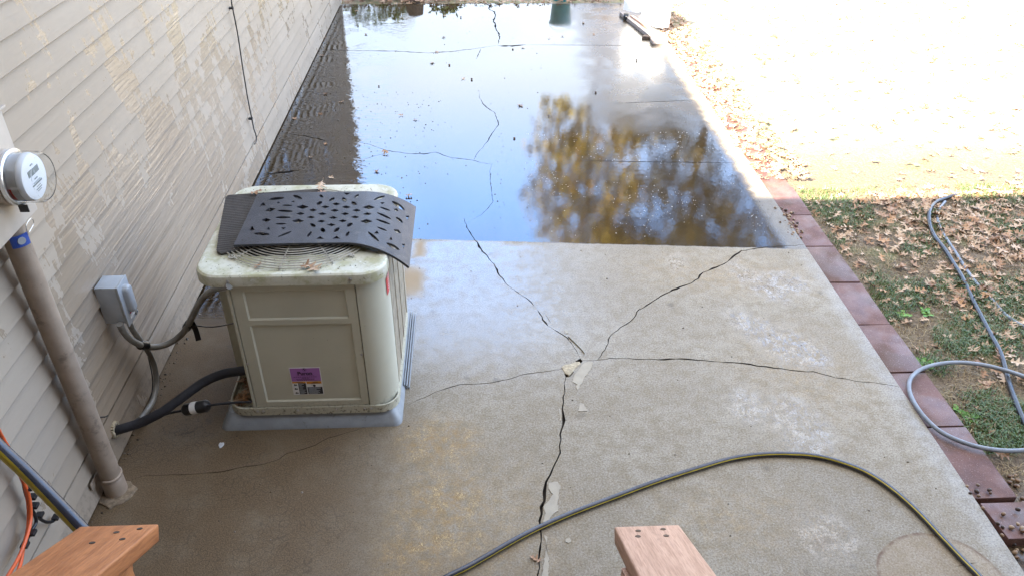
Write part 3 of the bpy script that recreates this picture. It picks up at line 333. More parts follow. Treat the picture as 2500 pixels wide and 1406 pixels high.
M['decking'] = m_wood('deck_boards', (.26, .15, .08), (.38, .22, .12), (3, 30, 30), .6)
M['roof'] = plain('shingle', (.10, .09, .085), .9, var=.3, scale=30)
M['soffit'] = plain('soffit_white', (.70, .68, .64), .6, var=.03)
M['found'] = plain('foundation', (.10, .085, .07), .9)
M['teal'] = plain('teal_plastic', (.02, .22, .21), .4)
M['bark'] = plain('bark', (.11, .07, .045), .9, var=.4, scale=40, bump=1., bscale=50)
M['acorn'] = m_leaf('acorn_shell', [(.10, .055, .03), (.20, .12, .065), (.30, .21, .13), (.05, .03, .022)], 'orand', .3)
M['leaf'] = m_leaf('dry_oak_leaf', [(.31, .18, .10), (.43, .30, .19), (.50, .37, .25), (.35, .215, .12), (.42, .23, .105), (.21, .115, .06)])
M['leafs'] = m_leaf('leaf_litter', [(.30, .175, .095), (.43, .295, .185), (.50, .37, .25), (.33, .20, .11), (.20, .105, .055)], 'island')
M['grass'] = m_leaf('grass_blade', [(.045, .085, .018), (.075, .13, .03), (.11, .15, .045), (.06, .10, .025)], 'island', .45)
M['straw'] = m_leaf('dry_grass', [(.30, .22, .11), (.22, .15, .075), (.38, .30, .17), (.16, .11, .05)], 'island')
M['weed'] = m_leaf('weed_leaf', [(.06, .16, .02), (.10, .24, .035), (.16, .30, .06)], 'island', .4)
M['hosta'] = m_leaf('bush_leaf', [(.10, .17, .03), (.24, .26, .05), (.36, .32, .06), (.07, .12, .03)], 'island', .4)
M['gold'] = m_leaf('autumn_crown', [(.36, .25, .015), (.52, .38, .03), (.20, .14, .015), (.10, .09, .015), (.40, .22, .02)], 'island')
M['olive'] = m_leaf('olive_crown', [(.05, .045, .014), (.10, .07, .02), (.17, .11, .02), (.035, .035, .012)], 'island')
M['twig'] = plain('twig', (.05, .035, .025), .9)
M['debris'] = m_leaf('debris_grit', [(.05, .035, .02), (.12, .085, .05), (.03, .022, .016), (.25, .22, .18)], 'island')

# ------------------------------------------------------------------ object helpers
def V3(b): return Vector(b) if b is not None else Vector((0, 0, 0))
def link(name, me, parent=None, mats=()):
    o = bpy.data.objects.new(name, me); COL.objects.link(o)
    for m in (mats if isinstance(mats, (list, tuple)) else [mats]): me.materials.append(m)
    if parent is not None: o.parent = parent
    return o
BASE = {}
def base_of(p):
    while p is not None:
        if p.name in BASE: return BASE[p.name]
        p = p.parent
    return Vector((0, 0, 0))
def thing(name, label, cat, base=(0, 0, 0), group=None):
    o = bpy.data.objects.new(name, None); COL.objects.link(o); o.empty_display_size = .1
    o.location = base; BASE[o.name] = Vector(base)
    o['label'] = label; o['category'] = cat
    if group: o['group'] = group
    return o
def tag(o, label, cat, group=None):
    o['label'] = label; o['category'] = cat
    if group: o['group'] = group
    return o
def build(name, bm, mat, parent=None, smooth=False, kind=None):
    """world-space bmesh -> object (child coordinates are relative to the thing's base)"""
    b = base_of(parent)
    if b.length: bmesh.ops.translate(bm, verts=bm.verts, vec=-b)
    bmesh.ops.recalc_face_normals(bm, faces=bm.faces)
    me = bpy.data.meshes.new(name); bm.to_mesh(me); bm.free()
    if smooth:
        for f in me.polygons: f.use_smooth = True
        if smooth != 'all':
            try: me.set_sharp_from_angle(angle=R(smooth if smooth is not True else 38))
            except Exception: pass
    o = link(name, me, parent, mat)
    if kind: o['kind'] = kind
    return o
def build_local(name, bm, mat, parent, smooth=False):
    o = build(name, bm, mat, None, smooth); o.parent = parent; return o
def pydata(name, v, f, mat, parent=None, kind=None, smooth=False):
    b = base_of(parent); v = [tuple(Vector(p) - b) for p in v] if b.length else v
    me = bpy.data.meshes.new(name); me.from_pydata(v, [], f); me.update()
    if smooth: me.polygons.foreach_set('use_smooth', [True] * len(me.polygons))
    o = link(name, me, parent, mat)
    if kind: o['kind'] = kind
    return o
def BM(): return bmesh.new()
def box(bm, lo, hi, bevel=0, mat=None, seg=2):
    r = bmesh.ops.create_cube(bm, size=1); vs_ = r['verts']
    s = [hi[i] - lo[i] for i in range(3)]; c = [(hi[i] + lo[i]) / 2 for i in range(3)]
    for v in vs_: v.co = Vector((v.co.x * s[0] + c[0], v.co.y * s[1] + c[1], v.co.z * s[2] + c[2]))
    if bevel:
        es = list({e for v in vs_ for e in v.link_edges})
        g = bmesh.ops.bevel(bm, geom=es, offset=bevel, segments=seg, affect='EDGES', profile=.6)
        vs_ = list({v for f in g['faces'] for v in f.verts} | {v for v in vs_ if v.is_valid})
    if mat is not None:
        for v in vs_: v.co = mat @ v.co
    return vs_
def prism(bm, poly, z0, z1, bev=0.0, seg=3, bottom=True):
    """extrude a CCW plan polygon, optionally with a rounded top edge"""
    n = len(poly)
    def inset(d):
        out = []
        for i in range(n):
            a, b, c = Vector(poly[i - 1]), Vector(poly[i]), Vector(poly[(i + 1) % n])
            e1 = (b - a).normalized(); e2 = (c - b).normalized()
            n1 = Vector((-e1.y, e1.x)); n2 = Vector((-e2.y, e2.x)); m = (n1 + n2)
            m = m / max(.3, m.dot(n1)); out.append(b + m * d)
        return out
    rings = [[bm.verts.new((p[0], p[1], z0)) for p in poly]]
    if bev:
        for k in range(seg + 1):
            a = k / seg * PI / 2
            q = inset(bev * (1 - math.cos(a)))
            rings.append([bm.verts.new((p[0], p[1], z1 - bev + bev * math.sin(a))) for p in q])
    else: rings.append([bm.verts.new((p[0], p[1], z1)) for p in poly])
    for a, b in zip(rings, rings[1:]):
        for i in range(n): bm.faces.new((a[i], a[(i + 1) % n], b[(i + 1) % n], b[i]))
    bm.faces.new(rings[-1])
    if bottom: bm.faces.new(list(reversed(rings[0])))
def rrect(x0, y0, x1, y1, r, seg=7):
    out = []
    for cx, cy, a0 in ((x1 - r, y0 + r, -90), (x1 - r, y1 - r, 0), (x0 + r, y1 - r, 90), (x0 + r, y0 + r, 180)):
        for k in range(seg + 1):
            a = R(a0 + 90 * k / seg); out.append((cx + r * math.cos(a), cy + r * math.sin(a)))
    return out
def spline(pts, n=6):
    P_ = [Vector(p) for p in pts]; P_ = [P_[0] * 2 - P_[1]] + P_ + [P_[-1] * 2 - P_[-2]]; out = []
    for i in range(1, len(P_) - 2):
        a, b, c, d = P_[i - 1:i + 3]
        for k in range(n):
            s = k / n
            out.append(.5 * ((2 * b) + (c - a) * s + (2 * a - 5 * b + 4 * c - d) * s * s + (3 * b - a - 3 * c + d) * s ** 3))
    out.append(P_[-2]); return out
def tube(bm, pts, r, seg=10, caps=True, stripe=None, twist=0., mi=1):
    pts = [Vector(p) for p in pts]; n = len(pts); rings = []; up = None
    for i, p in enumerate(pts):
        tg = (pts[min(i + 1, n - 1)] - pts[max(i - 1, 0)]).normalized()
        if up is None:
            up = Vector((0, 0, 1)) if abs(tg.z) < .9 else Vector((1, 0, 0))
        up = (up - tg * up.dot(tg)).normalized(); sd = tg.cross(up)
        rr = r(i / (n - 1)) if callable(r) else r
        rings.append([bm.verts.new(p + (up * math.cos(2 * PI * k / seg + twist * i) + sd * math.sin(2 * PI * k / seg + twist * i)) * rr) for k in range(seg)])
    for a, b in zip(rings, rings[1:]):
        for k in range(seg):
            f = bm.faces.new((a[k], a[(k + 1) % seg], b[(k + 1) % seg], b[k]))
            if stripe and k in stripe: f.material_index = mi
    if caps: bm.faces.new(list(reversed(rings[0]))); bm.faces.new(rings[-1])
def cyl(bm, a, b, r, seg=16, r2=None):
    a, b = Vector(a), Vector(b)
    tube(bm, [a, b], (lambda t: r + ((r2 if r2 is not None else r) - r) * t), seg)
def lathe(bm, prof, origin, axis='x', seg=32):
    """prof: (radius, distance along the axis)"""
    rings = []; o = Vector(origin)
    for r, d in prof:
        ring = []
        for k in range(seg):
            a = 2 * PI * k / seg; c, s = r * math.cos(a), r * math.sin(a)
            ring.append(bm.verts.new(o + (Vector((d, c, s)) if axis == 'x' else Vector((c, s, d)))))
        rings.append(ring)
    for a, b in zip(rings, rings[1:]):
        for k in range(seg): bm.faces.new((a[k], a[(k + 1) % seg], b[(k + 1) % seg], b[k]))
    if prof[0][0] > 1e-4: bm.faces.new(list(reversed(rings[0])))
    if prof[-1][0] > 1e-4: bm.faces.new(rings[-1])
def hose(name, label, cat, pts, r, mat, n=6, seg=12, stripe=None, twist=0., mats=None):
    bm = BM(); tube(bm, spline(pts, n), r, seg, True, stripe, twist)
    return tag(build(name, bm, mats or mat, None, 60), label, cat)
def text_obj(name, s, size, mat, parent, loc, rot, bold=0.0, extr=.0003, align='CENTER'):
    cu = bpy.data.curves.new(name, 'FONT'); cu.body = s; cu.size = size; cu.offset = bold; cu.extrude = extr; cu.align_x = align; cu.resolution_u = 3
    tmp = bpy.data.objects.new(name + '_src', cu); COL.objects.link(tmp)
    dg = bpy.context.evaluated_depsgraph_get(); dg.update()
    me = bpy.data.meshes.new_from_object(tmp.evaluated_get(dg)); bpy.data.objects.remove(tmp, do_unlink=True)
    me.materials.clear()
    o = link(name, me, parent, mat); o.location = Vector(loc) - base_of(parent); o.rotation_euler = rot
    return o

# ================================================================== STRUCTURE: patio slab with real cracks
WX = -1.60; PX = 2.062; PY = 9.90
def seg_d(p, a, b):
    ab = b - a; t_ = max(0, min(1, (p - a).dot(ab) / max(1e-9, ab.length_squared))); return (p - a - ab * t_).length
CW = dict(c1e=.007, c1f=.007, c1g=.006, c1a=.0125, c1b=.013, c1c=.013, c1d=.006, c2=.013, c3=.0105, c4=.0055, c4b=.004, c5=.0155, c6=.009, c7=.012, c7b=.006, c8=.005, c9=.020, c9b=.055, c9c=.011, c10=.012, c11=.026, j1=.010, j2=.010, k1=.02, k2=.03, k3=.004)
def jag(pts, amp, step=.028):
    """split a surveyed crack line into short uneven pieces"""
    out = []
    for a, b in zip(pts, pts[1:]):
        a, b = Vector(a), Vector(b); L = (b - a).length; n = max(1, int(L / step))
        nr = Vector((-(b - a).y, (b - a).x)).normalized()
        for k in range(n):
            out.append(a + (b - a) * (k / n) + nr * (rnd.uniform(-amp, amp) if k else 0))
    out.append(Vector(pts[-1])); return out
c2v = []; c2f = []; fdep = []
def ccw(pts):
    a = sum(p[0] * q[1] - q[0] * p[1] for p, q in zip(pts, list(pts[1:]) + [pts[0]]))
    return list(pts) if a > 0 else list(pts)[::-1]
def add_poly(pts, dep):
    pts = ccw(pts)
    i0 = len(c2v); c2v.extend([Vector((p[0], p[1])) for p in pts]); c2f.append(list(range(i0, i0 + len(pts)))); fdep.append(dep)
for nm, pts in D['cracks'].items():
    w = CW[nm]; amp = .0 if nm in ('j1', 'j2', 'c9c') else min(.006, w * .45)
    q = jag(pts, amp); n = len(q); L = []; Rr = []
    for i, p in enumerate(q):
        tg = (q[min(i + 1, n - 1)] - q[max(i - 1, 0)]).normalized(); nr = Vector((-tg.y, tg.x))
        hw = w * .5 * (1 if nm in ('j1', 'j2', 'c9c') else rnd.uniform(.45, 1.25) * (.75 + .5 * noise.noise(Vector((p.x * 6, p.y * 6, 3)))))
        e = min(1, .25 + 3.5 * min(i, n - 1 - i) / n); hw *= e
        L.append(p + nr * hw); Rr.append(p - nr * hw)
    for i in range(n - 1):
        for tri in ([L[i], Rr[i], Rr[i + 1]], [L[i], Rr[i + 1], L[i + 1]]): add_poly(tri, .016 if nm in ('j1', 'j2', 'c9c') else .03)
add_poly(D['pit'], .007); add_poly(D['hole1'], .028); add_poly(D['hole2'], .028)
gx = np.arange(WX + .03, PX - .02, .055); gy = np.arange(1.2, PY - .02, .06)
gp = [Vector((float(a) + rnd.uniform(-.008, .008), float(b) + rnd.uniform(-.008, .008))) for b in gy for a in gx]
c2v_all = c2v + gp + [Vector(p) for p in ((WX, -.4), (PX, -.4), (PX, PY), (WX, PY))]
for b in np.arange(1.2, PY - .02, .12): c2v_all += [Vector((WX, float(b))), Vector((PX, float(b)))]
ced = [(p[i], p[(i + 1) % len(p)]) for p in c2f for i in range(len(p))]
res = delaunay_2d_cdt(c2v_all, ced, [], 0, 1e-5)
rv, rf = res[0], res[2]
cells = {}
for pi_, p in enumerate(c2f):
    xs = [c2v[i].x for i in p]; ys = [c2v[i].y for i in p]
    for a in range(int(min(xs) // .1), int(max(xs) // .1) + 1):
        for b in range(int(min(ys) // .1), int(max(ys) // .1) + 1): cells.setdefault((a, b), []).append(pi_)
def inside(x, y, p):
    c = False
    for i in range(len(p)):
        a, b = c2v[p[i - 1]], c2v[p[i]]
        if (a.y > y) != (b.y > y) and x < (b.x - a.x) * (y - a.y) / (b.y - a.y) + a.x: c = not c
    return c
orig = []
for f in rf:
    x = sum(rv[i].x for i in f) / 3; y = sum(rv[i].y for i in f) / 3
    orig.append([q for q in cells.get((int(x // .1), int(y // .1)), ()) if inside(x, y, c2f[q])])
def sstep(x, a, b):
    t_ = np.clip((x - a) / (b - a), 0, 1); return t_ * t_ * (3 - 2 * t_)
PVX = np.array([v.x for v in rv]); PVY = np.array([v.y for v in rv])
pv = [(v.x, v.y, 0.0) for v in rv]; nv0 = len(pv); pf = []; low = {}
eds = {}
for f, og in zip(rf, orig):
    dep = max([fdep[i] for i in og]) if og else 0
    if dep:
        g = []
        for i in f:
            k = (i, dep)
            if k not in low: low[k] = len(pv); pv.append((rv[i].x, rv[i].y, -dep))
            g.append(low[k])
        pf.append(tuple(g))
    else: pf.append(tuple(f))
    for a, b in zip(f, list(f[1:]) + [f[0]]): eds.setdefault((min(a, b), max(a, b)), []).append((dep, a, b))
skirt = []
for (a, b), L in eds.items():
    if len(L) == 2 and L[0][0] != L[1][0]:
        d0, d1 = sorted((L[0], L[1]), key=lambda q: q[0])
        top = [a, b] if d0[0] == 0 else [low[(a, d0[0])], low[(b, d0[0])]]
        pf.append((top[0], top[1], low[(b, d1[0])], low[(a, d1[0])]))
    elif len(L) == 1:
        dep, u, w_ = L[0]; skirt.append((u, w_))
sk = {}
def skv(i):
    if i not in sk:
        x, y = rv[i].x, rv[i].y; ox = .006 * (1 if x > PX - .001 else 0); oy = .006 * (1 if y > PY - .001 else 0)
        sk[i] = len(pv); pv.append((x + ox, y + oy, -.007)); pv.append((x + ox, y + oy, -.13))
    return sk[i]
for u, w_ in skirt:
    a, b = skv(u), skv(w_); pf.append((u, w_, b, a)); pf.append((a, b, b + 1, a + 1))
n_cr = len(pf)
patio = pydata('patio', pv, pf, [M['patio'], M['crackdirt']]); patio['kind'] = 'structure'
mi_ = [1 if any(pv[i][2] < -.012 for i in f) else 0 for f in pf]
xs_ = [max(abs(pv[i][0]) for i in f) for f in pf]
for k, f in enumerate(pf):
    if mi_[k] and any(pv[i][2] < -.1 or (pv[i][0] > PX - .001 or pv[i][1] > PY - .001) for i in f): mi_[k] = 0
patio.data.polygons.foreach_set('material_index', mi_)
X_ = np.array([p[0] for p in pv]); Y_ = np.array([p[1] for p in pv])
def blob(c, rx, ry=None, ang=0, soft=1.0):
    ry = ry or rx; ca, sa = math.cos(R(ang)), math.sin(R(ang)); dx, dy = X_ - c[0], Y_ - c[1]
    u = (dx * ca + dy * sa) / rx; v = (-dx * sa + dy * ca) / ry
    return np.clip((1 - np.sqrt(u * u + v * v)) / soft, 0, 1)
B_ = D['b']
lineY = 4.375 - .085 * (X_ + .43)
wet = sstep(Y_, lineY - .012, lineY + .012)
leftw = sstep(X_, -.40, -.47) * sstep(Y_, 3.35, 3.75)
edge = np.where(Y_ > 4.9, sstep(X_, 1.94, 1.965), .5 * sstep(X_, 1.90, 1.98))  # far strip coloured dry and pale so the sunlit edge burns out
haze = sstep(X_, .7, 1.4) * sstep(Y_, 5.7, 6.6)
haze = np.maximum(haze, .8 * sstep(X_, 1.90, 1.98) * (Y_ < 4.95))
rip = np.maximum(.55 * sstep(X_, .1, .9) * sstep(Y_, 7.0, 5.6), sstep(X_, -.55, -.9))
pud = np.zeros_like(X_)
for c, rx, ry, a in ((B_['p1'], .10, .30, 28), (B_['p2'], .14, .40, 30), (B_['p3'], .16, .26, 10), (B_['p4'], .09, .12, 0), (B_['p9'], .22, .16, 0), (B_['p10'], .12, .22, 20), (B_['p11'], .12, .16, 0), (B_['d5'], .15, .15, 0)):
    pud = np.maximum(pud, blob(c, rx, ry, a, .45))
gold = np.maximum.reduce([blob((-.20, 2.58), .26, .22, 0, .6), blob((-.16, 2.24), .30, .26, 0, .7), blob((-.22, 2.02), .36, .17, 15, .7), .6 * blob((-.1, 2.1), .6, .55, 0, .9), .45 * blob((1.45, 3.9), .8, .33, -10, .9), .4 * blob((1.6, 3.0), .45, .6, 0, 1), .45 * blob((1.0, 2.1), .5, .3, 0, 1)])  # where the golden reflection is painted
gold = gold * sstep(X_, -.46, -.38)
dirt = np.maximum(sstep(X_, -.12, -.75) * sstep(Y_, 3.3, 2.6), .95 * sstep(X_, -.95, -1.15) * sstep(Y_, 4.6, 3.6))
dirt = np.maximum(dirt, sstep(Y_, 3.7, 3.4) * sstep(X_, -1.05, -1.2))
dirt = np.maximum(dirt, .55 * sstep(Y_, 2.25, 1.7) * sstep(X_, .5, -.2))
for k, r_ in (('d1', .06), ('d2', .05), ('d3', .05), ('d4', .04), ('d5', .06)): dirt = np.maximum(dirt, .8 * blob(B_[k], r_, r_ * .7, 20, .9))
sc_ = B_['stain']; sx, sy = sc_[0], 1.80
rr = np.sqrt(((X_ - sx) / .245) ** 2 + ((Y_ - sy) / .215) ** 2)
stain = np.clip(1 - np.abs(rr - 1) / .07, 0, 1) * .95 + .38 * (rr < 1)
damp = np.maximum(sstep(X_, -.50, -.42) * sstep(X_, 1.25, .0) * sstep(Y_, 2.7, 3.5) * (1 - wet), .15 * blob((.9, 3.4), 1.2, 1.0))
damp = np.maximum(damp, .9 * sstep(X_, 1.93, 2.03) * sstep(Y_, 4.4, 4.0) * .5)
dry = np.maximum(((np.abs(X_ + .375) < .035) & (np.abs(Y_ - 4.27) < .09)) * 1.0, blob((-.40, 3.90), .10, .2, 0, .5))
me = patio.data
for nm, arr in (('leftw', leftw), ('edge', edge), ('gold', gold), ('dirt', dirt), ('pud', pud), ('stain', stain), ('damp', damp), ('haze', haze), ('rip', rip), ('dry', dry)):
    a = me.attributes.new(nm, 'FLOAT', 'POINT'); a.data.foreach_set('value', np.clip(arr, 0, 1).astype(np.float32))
for poly in D['fill']:
    pr = [Vector(p) for p in poly]; q = []
    for a, b in zip(pr, pr[1:] + pr[:1]):
        n = max(2, int((b - a).length / .012))
        for k in range(n):
            p = a + (b - a) * k / n; q.append((p.x + rnd.uniform(-.0025, .0025), p.y + rnd.uniform(-.0025, .0025)))
    area = sum(a[0] * b[1] - b[0] * a[1] for a, b in zip(q, q[1:] + q[:1]))
    if area < 0: q.reverse()
    bm = BM(); prism(bm, q, -.004, .0026); build('crack_filler', bm, M['filler'], patio)
bm = BM(); q = D['chip']
if sum(a[0] * b[1] - b[0] * a[1] for a, b in zip(q, q[1:] + q[:1])) < 0: q = q[::-1]
prism(bm, q, -.02, .004, .003); build('broken_chip', bm, M['chip'], patio, 30)

# ================================================================== ground, lawn, garden bed
def sheet(name, x0, x1, y0, y1, st, zf, mat, kind='structure'):
    nx = int((x1 - x0) / st) + 1; ny = int((y1 - y0) / st) + 1
    v = [(x0 + (x1 - x0) * i / (nx - 1), y0 + (y1 - y0) * j / (ny - 1)) for j in range(ny) for i in range(nx)]
    v = [(a, b, zf(a, b)) for a, b in v]
    f = [(j * nx + i, j * nx + i + 1, (j + 1) * nx + i + 1, (j + 1) * nx + i) for j in range(ny - 1) for i in range(nx - 1)]
    return pydata(name, v, f, mat, None, kind, True)
def lawn_z(x, y):
    return -.045 + .022 * noise.noise(Vector((x * 1.3, y * 1.3, 0))) + .012 * noise.noise(Vector((x * 6, y * 6, 5))) + .02 * max(0, min(1, (x - 2.3) / 1.5)) - .015 * max(0, min(1, (2.3 - y) / .3))
sheet('lawn', 2.02, 12.0, -2.0, 16.0, .09, lawn_z, M['lawn'])
t = NT('far_ground'); n_ = t.noise(t.pos(), .8, 5, .6)
M['ground'] = t.fin(t.mix(t.ss(n_, .4, .6), (.10, .11, .035), (.22, .16, .085)), .9)
sheet('ground', -150, 150, -60, 260, 15, lambda x, y: -.14, M['ground'])
sheet('garden_bed', -9.0, 2.02, PY + .012, 16.0, .12, lambda x, y: -.035 + .02 * noise.noise(Vector((x * 3, y * 3, 1))), M['lawn'])

# ================================================================== house: siding, eave, porch
house = thing('house', 'house with beige wet vinyl lap siding along the left side of the patio', 'house', (-1.62, 4.0, 0))
LAP = .1016; Z0 = .036; NB = 34
def board_mesh(groove=False):
    prof = [(-1.5985, LAP + .004), (-1.5982, LAP - .004)]
    if groove: prof += [(-1.5965, LAP - .019), (-1.606, LAP - .0195), (-1.606, LAP - .0275), (-1.5955, LAP - .028)]
    prof += [(-1.590, LAP * .5), (-1.5825, .006), (-1.5818, .003), (-1.5826, .0), (-1.5995, -.002)]
    ys = list(np.linspace(-4.0, 9.86, 48)); v = []; f = []
    for y in ys:
        for i, (x, z) in enumerate(prof):
            wob = .0016 * noise.noise(Vector((y * 1.7, 2, 0))) if i not in (0, len(prof) - 1) else 0
            v.append((x + wob + 1.62, y - 4.0, z + .0007 * noise.noise(Vector((y * 2.3, 7, 0)))))
    n = len(prof)
    for j in range(len(ys) - 1):
        for i in range(n - 1):
            f.append((j * n + i, j * n + i + 1, (j + 1) * n + i + 1, (j + 1) * n + i))
    me = bpy.data.meshes.new('siding_board'); me.from_pydata(v, [], f); me.materials.append(M['siding']); return me
bme = board_mesh(); bmg = board_mesh(True)
for k in range(NB):
    o = bpy.data.objects.new('siding_board', bmg if k == 1 else bme); COL.objects.link(o); o.parent = house
    o.location = (rnd.uniform(-.0008, .0008), 0, Z0 + LAP * k)
    if k == 0: o.scale.z = 1.24; o.location.z = Z0 - .0245
bm = BM(); box(bm, (-9, -6, -.1), (-1.602, 9.85, 3.5)); build('wall', bm, M['soffit'], house)
bm = BM(); box(bm, (-1.6015, -4, -.12), (-1.5995, 9.85, .034)); build('foundation_strip', bm, M['found'], house)
bm = BM(); box(bm, (-1.66, 9.86, .02), (-1.575, 9.95, 3.5), .004); build('corner_trim', bm, M['meterbox'], house)
def slab(bm, p, th):
    n = len(p); a = [bm.verts.new(q) for q in p]; b = [bm.verts.new((q[0], q[1], q[2] - th)) for q in p]
    bm.faces.new(a); bm.faces.new(list(reversed(b)))
    for i in range(n): bm.faces.new((a[i], b[i], b[(i + 1) % n], a[(i + 1) % n]))
EZ = 3.6
bm = BM(); slab(bm, [(-1.2, -8, EZ), (-1.2, 10.25, EZ), (-5.2, 10.25, 5.35), (-5.2, -8, 5.35)], .12); slab(bm, [(-5.2, -8, 5.35), (-5.2, 10.25, 5.35), (-9.3, 10.25, EZ), (-9.3, -8, EZ)], .12); build('roof', bm, M['roof'], house)
bm = BM(); box(bm, (-1.585, -4, 3.44), (-1.22, 10.2, 3.475)); build('soffit', bm, M['soffit'], house)
bm = BM(); box(bm, (-1.215, 1.43, 3.42), (-1.12, 10.2, 3.52), .012); build('gutter', bm, M['soffit'], house)
# porch over the steps (camera stands under it)
bm = BM(); slab(bm, [(-1.18, 1.35, EZ), (7.5, 1.35, EZ), (7.5, -3.6, 5.35), (-1.18, -3.6, 5.35)], .12); slab(bm, [(-1.18, -3.6, 5.35), (7.5, -3.6, 5.35), (7.5, -8, EZ), (-1.18, -8, EZ)], .12); build('porch_roof', bm, M['roof'], house)
bm = BM(); box(bm, (-1.56, -2.2, 3.40), (7.4, 1.31, 3.43)); build('porch_ceiling', bm, M['decking'], house)
bm = BM(); box(bm, (-1.58, -2.4, -.1), (7.4, -2.21, 3.5)); build('back_wall', bm, M['meterbox'], house)
for x in (2.55, 7.2):
    bm = BM(); box(bm, (x - .06, 1.12, -.1), (x + .06, 1.24, 3.40), .008); build('porch_column', bm, M['soffit'], house)
bm = BM(); box(bm, (2.75, -2.205, -.1), (7.3, 1.08, 3.395)); build('added_shade_wall', bm, M['meterbox'], house)  # unseen wall added to keep side light off the lower left siding
# deck and stairs under the camera
deck = thing('deck', 'wooden porch deck with steps down to the patio', 'deck', (0, -1, 0))
for i in range(14):
    bm = BM(); y = -2.2 + i * .145; box(bm, (-1.55, y, .97), (4.0, y + .138, 1.0), .004); build('deck_board', bm, M['decking'], deck)
for i in range(4):
    bm = BM(); y = -.14 + i * .26; z = .80 - i * .2; box(bm, (-.66, y, z - .035), (.27, y + .27, z), .005); build('stair_tread', bm, M['decking'], deck)
for x in (-.66, .235):
    bm = BM(); slab(bm, [(x, -.14, .95), (x + .035, -.14, .95), (x + .035, 1.0, .1), (x, 1.0, .1)], .22); build('stringer', bm, M['decking'], deck)

# railings: sloping cap boards on posts
AX = Vector((0, math.cos(R(32)), -math.sin(R(32)))); UP = Vector((0, math.sin(R(32)), math.cos(R(32))))
def railing(nm, x0, x1, yend, zend, mat, label, screws, postx, plate=None):
    th = thing(nm, label, 'handrail', ((x0 + x1) / 2, yend - .1, 0))
    mt = Matrix.Translation(((x0 + x1) / 2, yend, zend)) @ Matrix((Vector((1, 0, 0)), AX, UP)).transposed().to_4x4()
    w = (x1 - x0) / 2
    bm = BM(); box(bm, (-w, -1.15, -.036), (w, 0, 0), .005, mt, 3)
    cap = bpy.data.objects  # noqa
    bmesh.ops.transform(bm, matrix=mt.inverted(), verts=bm.verts)
    bmesh.ops.recalc_face_normals(bm, faces=bm.faces)
    me_ = bpy.data.meshes.new('cap_board'); bm.to_mesh(me_); bm.free()
    for p_ in me_.polygons: p_.use_smooth = True
    me_.set_sharp_from_angle(angle=R(50))
    cap = link('cap_board', me_, th, mat); cap.matrix_local = Matrix.Translation(-BASE[th.name]) @ mt
    for sx_, sy_ in screws:
        bm = BM(); lathe(bm, [(.0058, .0001), (.0054, .0010), (.0026, .0005), (.0001, .0003)], (0, 0, 0), 'z', 10)
        s = build_local('screw', bm, M['blackp'] if mat is M['cedar'] else M['rust'], th); s.matrix_local = Matrix.Translation(-BASE[th.name]) @ mt @ Matrix.Translation((sx_ * w, -sy_, .0001))
    px = postx; bm = BM(); box(bm, (px - .044, yend - .20, 0.002), (px + .044, yend - .115, zend - .02 + .06), .004)
    # post top cut to the slope of the cap board
    for v in bm.verts:
        zc = zend - .040 / math.cos(R(32)) + (yend - v.co.y) * math.tan(R(32))
        if v.co.z > zend - .3: v.co.z = zc
    build('post', bm, mat, th, 40)
    bm = BM(); box(bm, (-w + .03 + .05, -1.1, -.13), (-w + .03 + .085, -.03, -.038), .003, mt); build('rail_board', bm, mat, th)
    return th
railing('stair_railing', -.808, -.652, 1.088, 1.300, M['cedar'], 'orange stained wooden stair handrail end with dark screw heads, nearest the siding', [(.18, .045), (.66, .028), (-.08, .10), (.55, .085)], -.705)
railing('stair_railing', .262, .394, 1.04, 1.305, M['cedar2'], 'pale weathered wooden stair handrail end standing clear of the house wall', [(-.35, .03), (.42, .025), (-.45, .06), (.38, .062)], .30)

# ================================================================== condenser pad + unit
pad = thing('condenser_pad', 'grey plastic equipment pad under the air conditioner', 'equipment pad', (-.78, 3.13, 0))
bm = BM()
rA, rB, rC, rD = [rrect(-1.19 + d, 2.695 + d, -.366 - d, 3.575 - d, max(.012, .035 - d * .3), 5) for d in (0, .004, .034, .040)]
zz = (.0, .016, .066, .073); rings = [[bm.verts.new((p[0], p[1], z)) for p in q] for q, z in zip((rA, rB, rC, rD), zz)]
q = rrect(-1.19 + .004, 2.695 + .004, -.366 - .004, 3.575 - .004, .034, 5)
for a, b in zip(rings, rings[1:]):
    for i in range(len(a)): bm.faces.new((a[i], a[(i + 1) % len(a)], b[(i + 1) % len(b)], b[i]))
bm.faces.new(rings[-1]); build('pad_body', bm, M['pad'], pad, 25)
bm = BM()
for k in range(3): box(bm, (-.373 + .011 * k, 2.95, .0), (-.367 + .011 * k, 3.56, .030 - .008 * k), .002)
build('pad_edge_rib', bm, M['pad'], pad)

ac = thing('air_conditioner', 'beige outdoor air conditioner unit with purple label, standing on the grey pad by the wall', 'air conditioner', (-.78, 3.13, .073))
XL, XP, XR, YF, YB, ZB, ZT = -1.146, -1.026, -.382, 2.716, 3.49, .075, .79
# base pan tray
bm = BM(); prism(bm, rrect(XL, YF - .002, XR + .006, YB, .085), ZB - .002, ZB + .006)
po = rrect(XL, YF - .002, XR + .006, YB, .085); pi_ = rrect(XL + .008, YF + .006, XR - .002, YB - .008, .077)
a = [bm.verts.new((p[0], p[1], ZB + .006)) for p in po]; b = [bm.verts.new((p[0], p[1], ZB + .040)) for p in po]; c = [bm.verts.new((p[0], p[1], ZB + .040)) for p in pi_]; d = [bm.verts.new((p[0], p[1], ZB + .0061)) for p in pi_]
for r1, r2 in ((a, b), (b, c), (c, d)):
    for i in range(len(r1)): bm.faces.new((r1[i], r1[(i + 1) % len(r1)], r2[(i + 1) % len(r2)], r2[i]))
build('base_pan', bm, M['ac'], ac, 30)
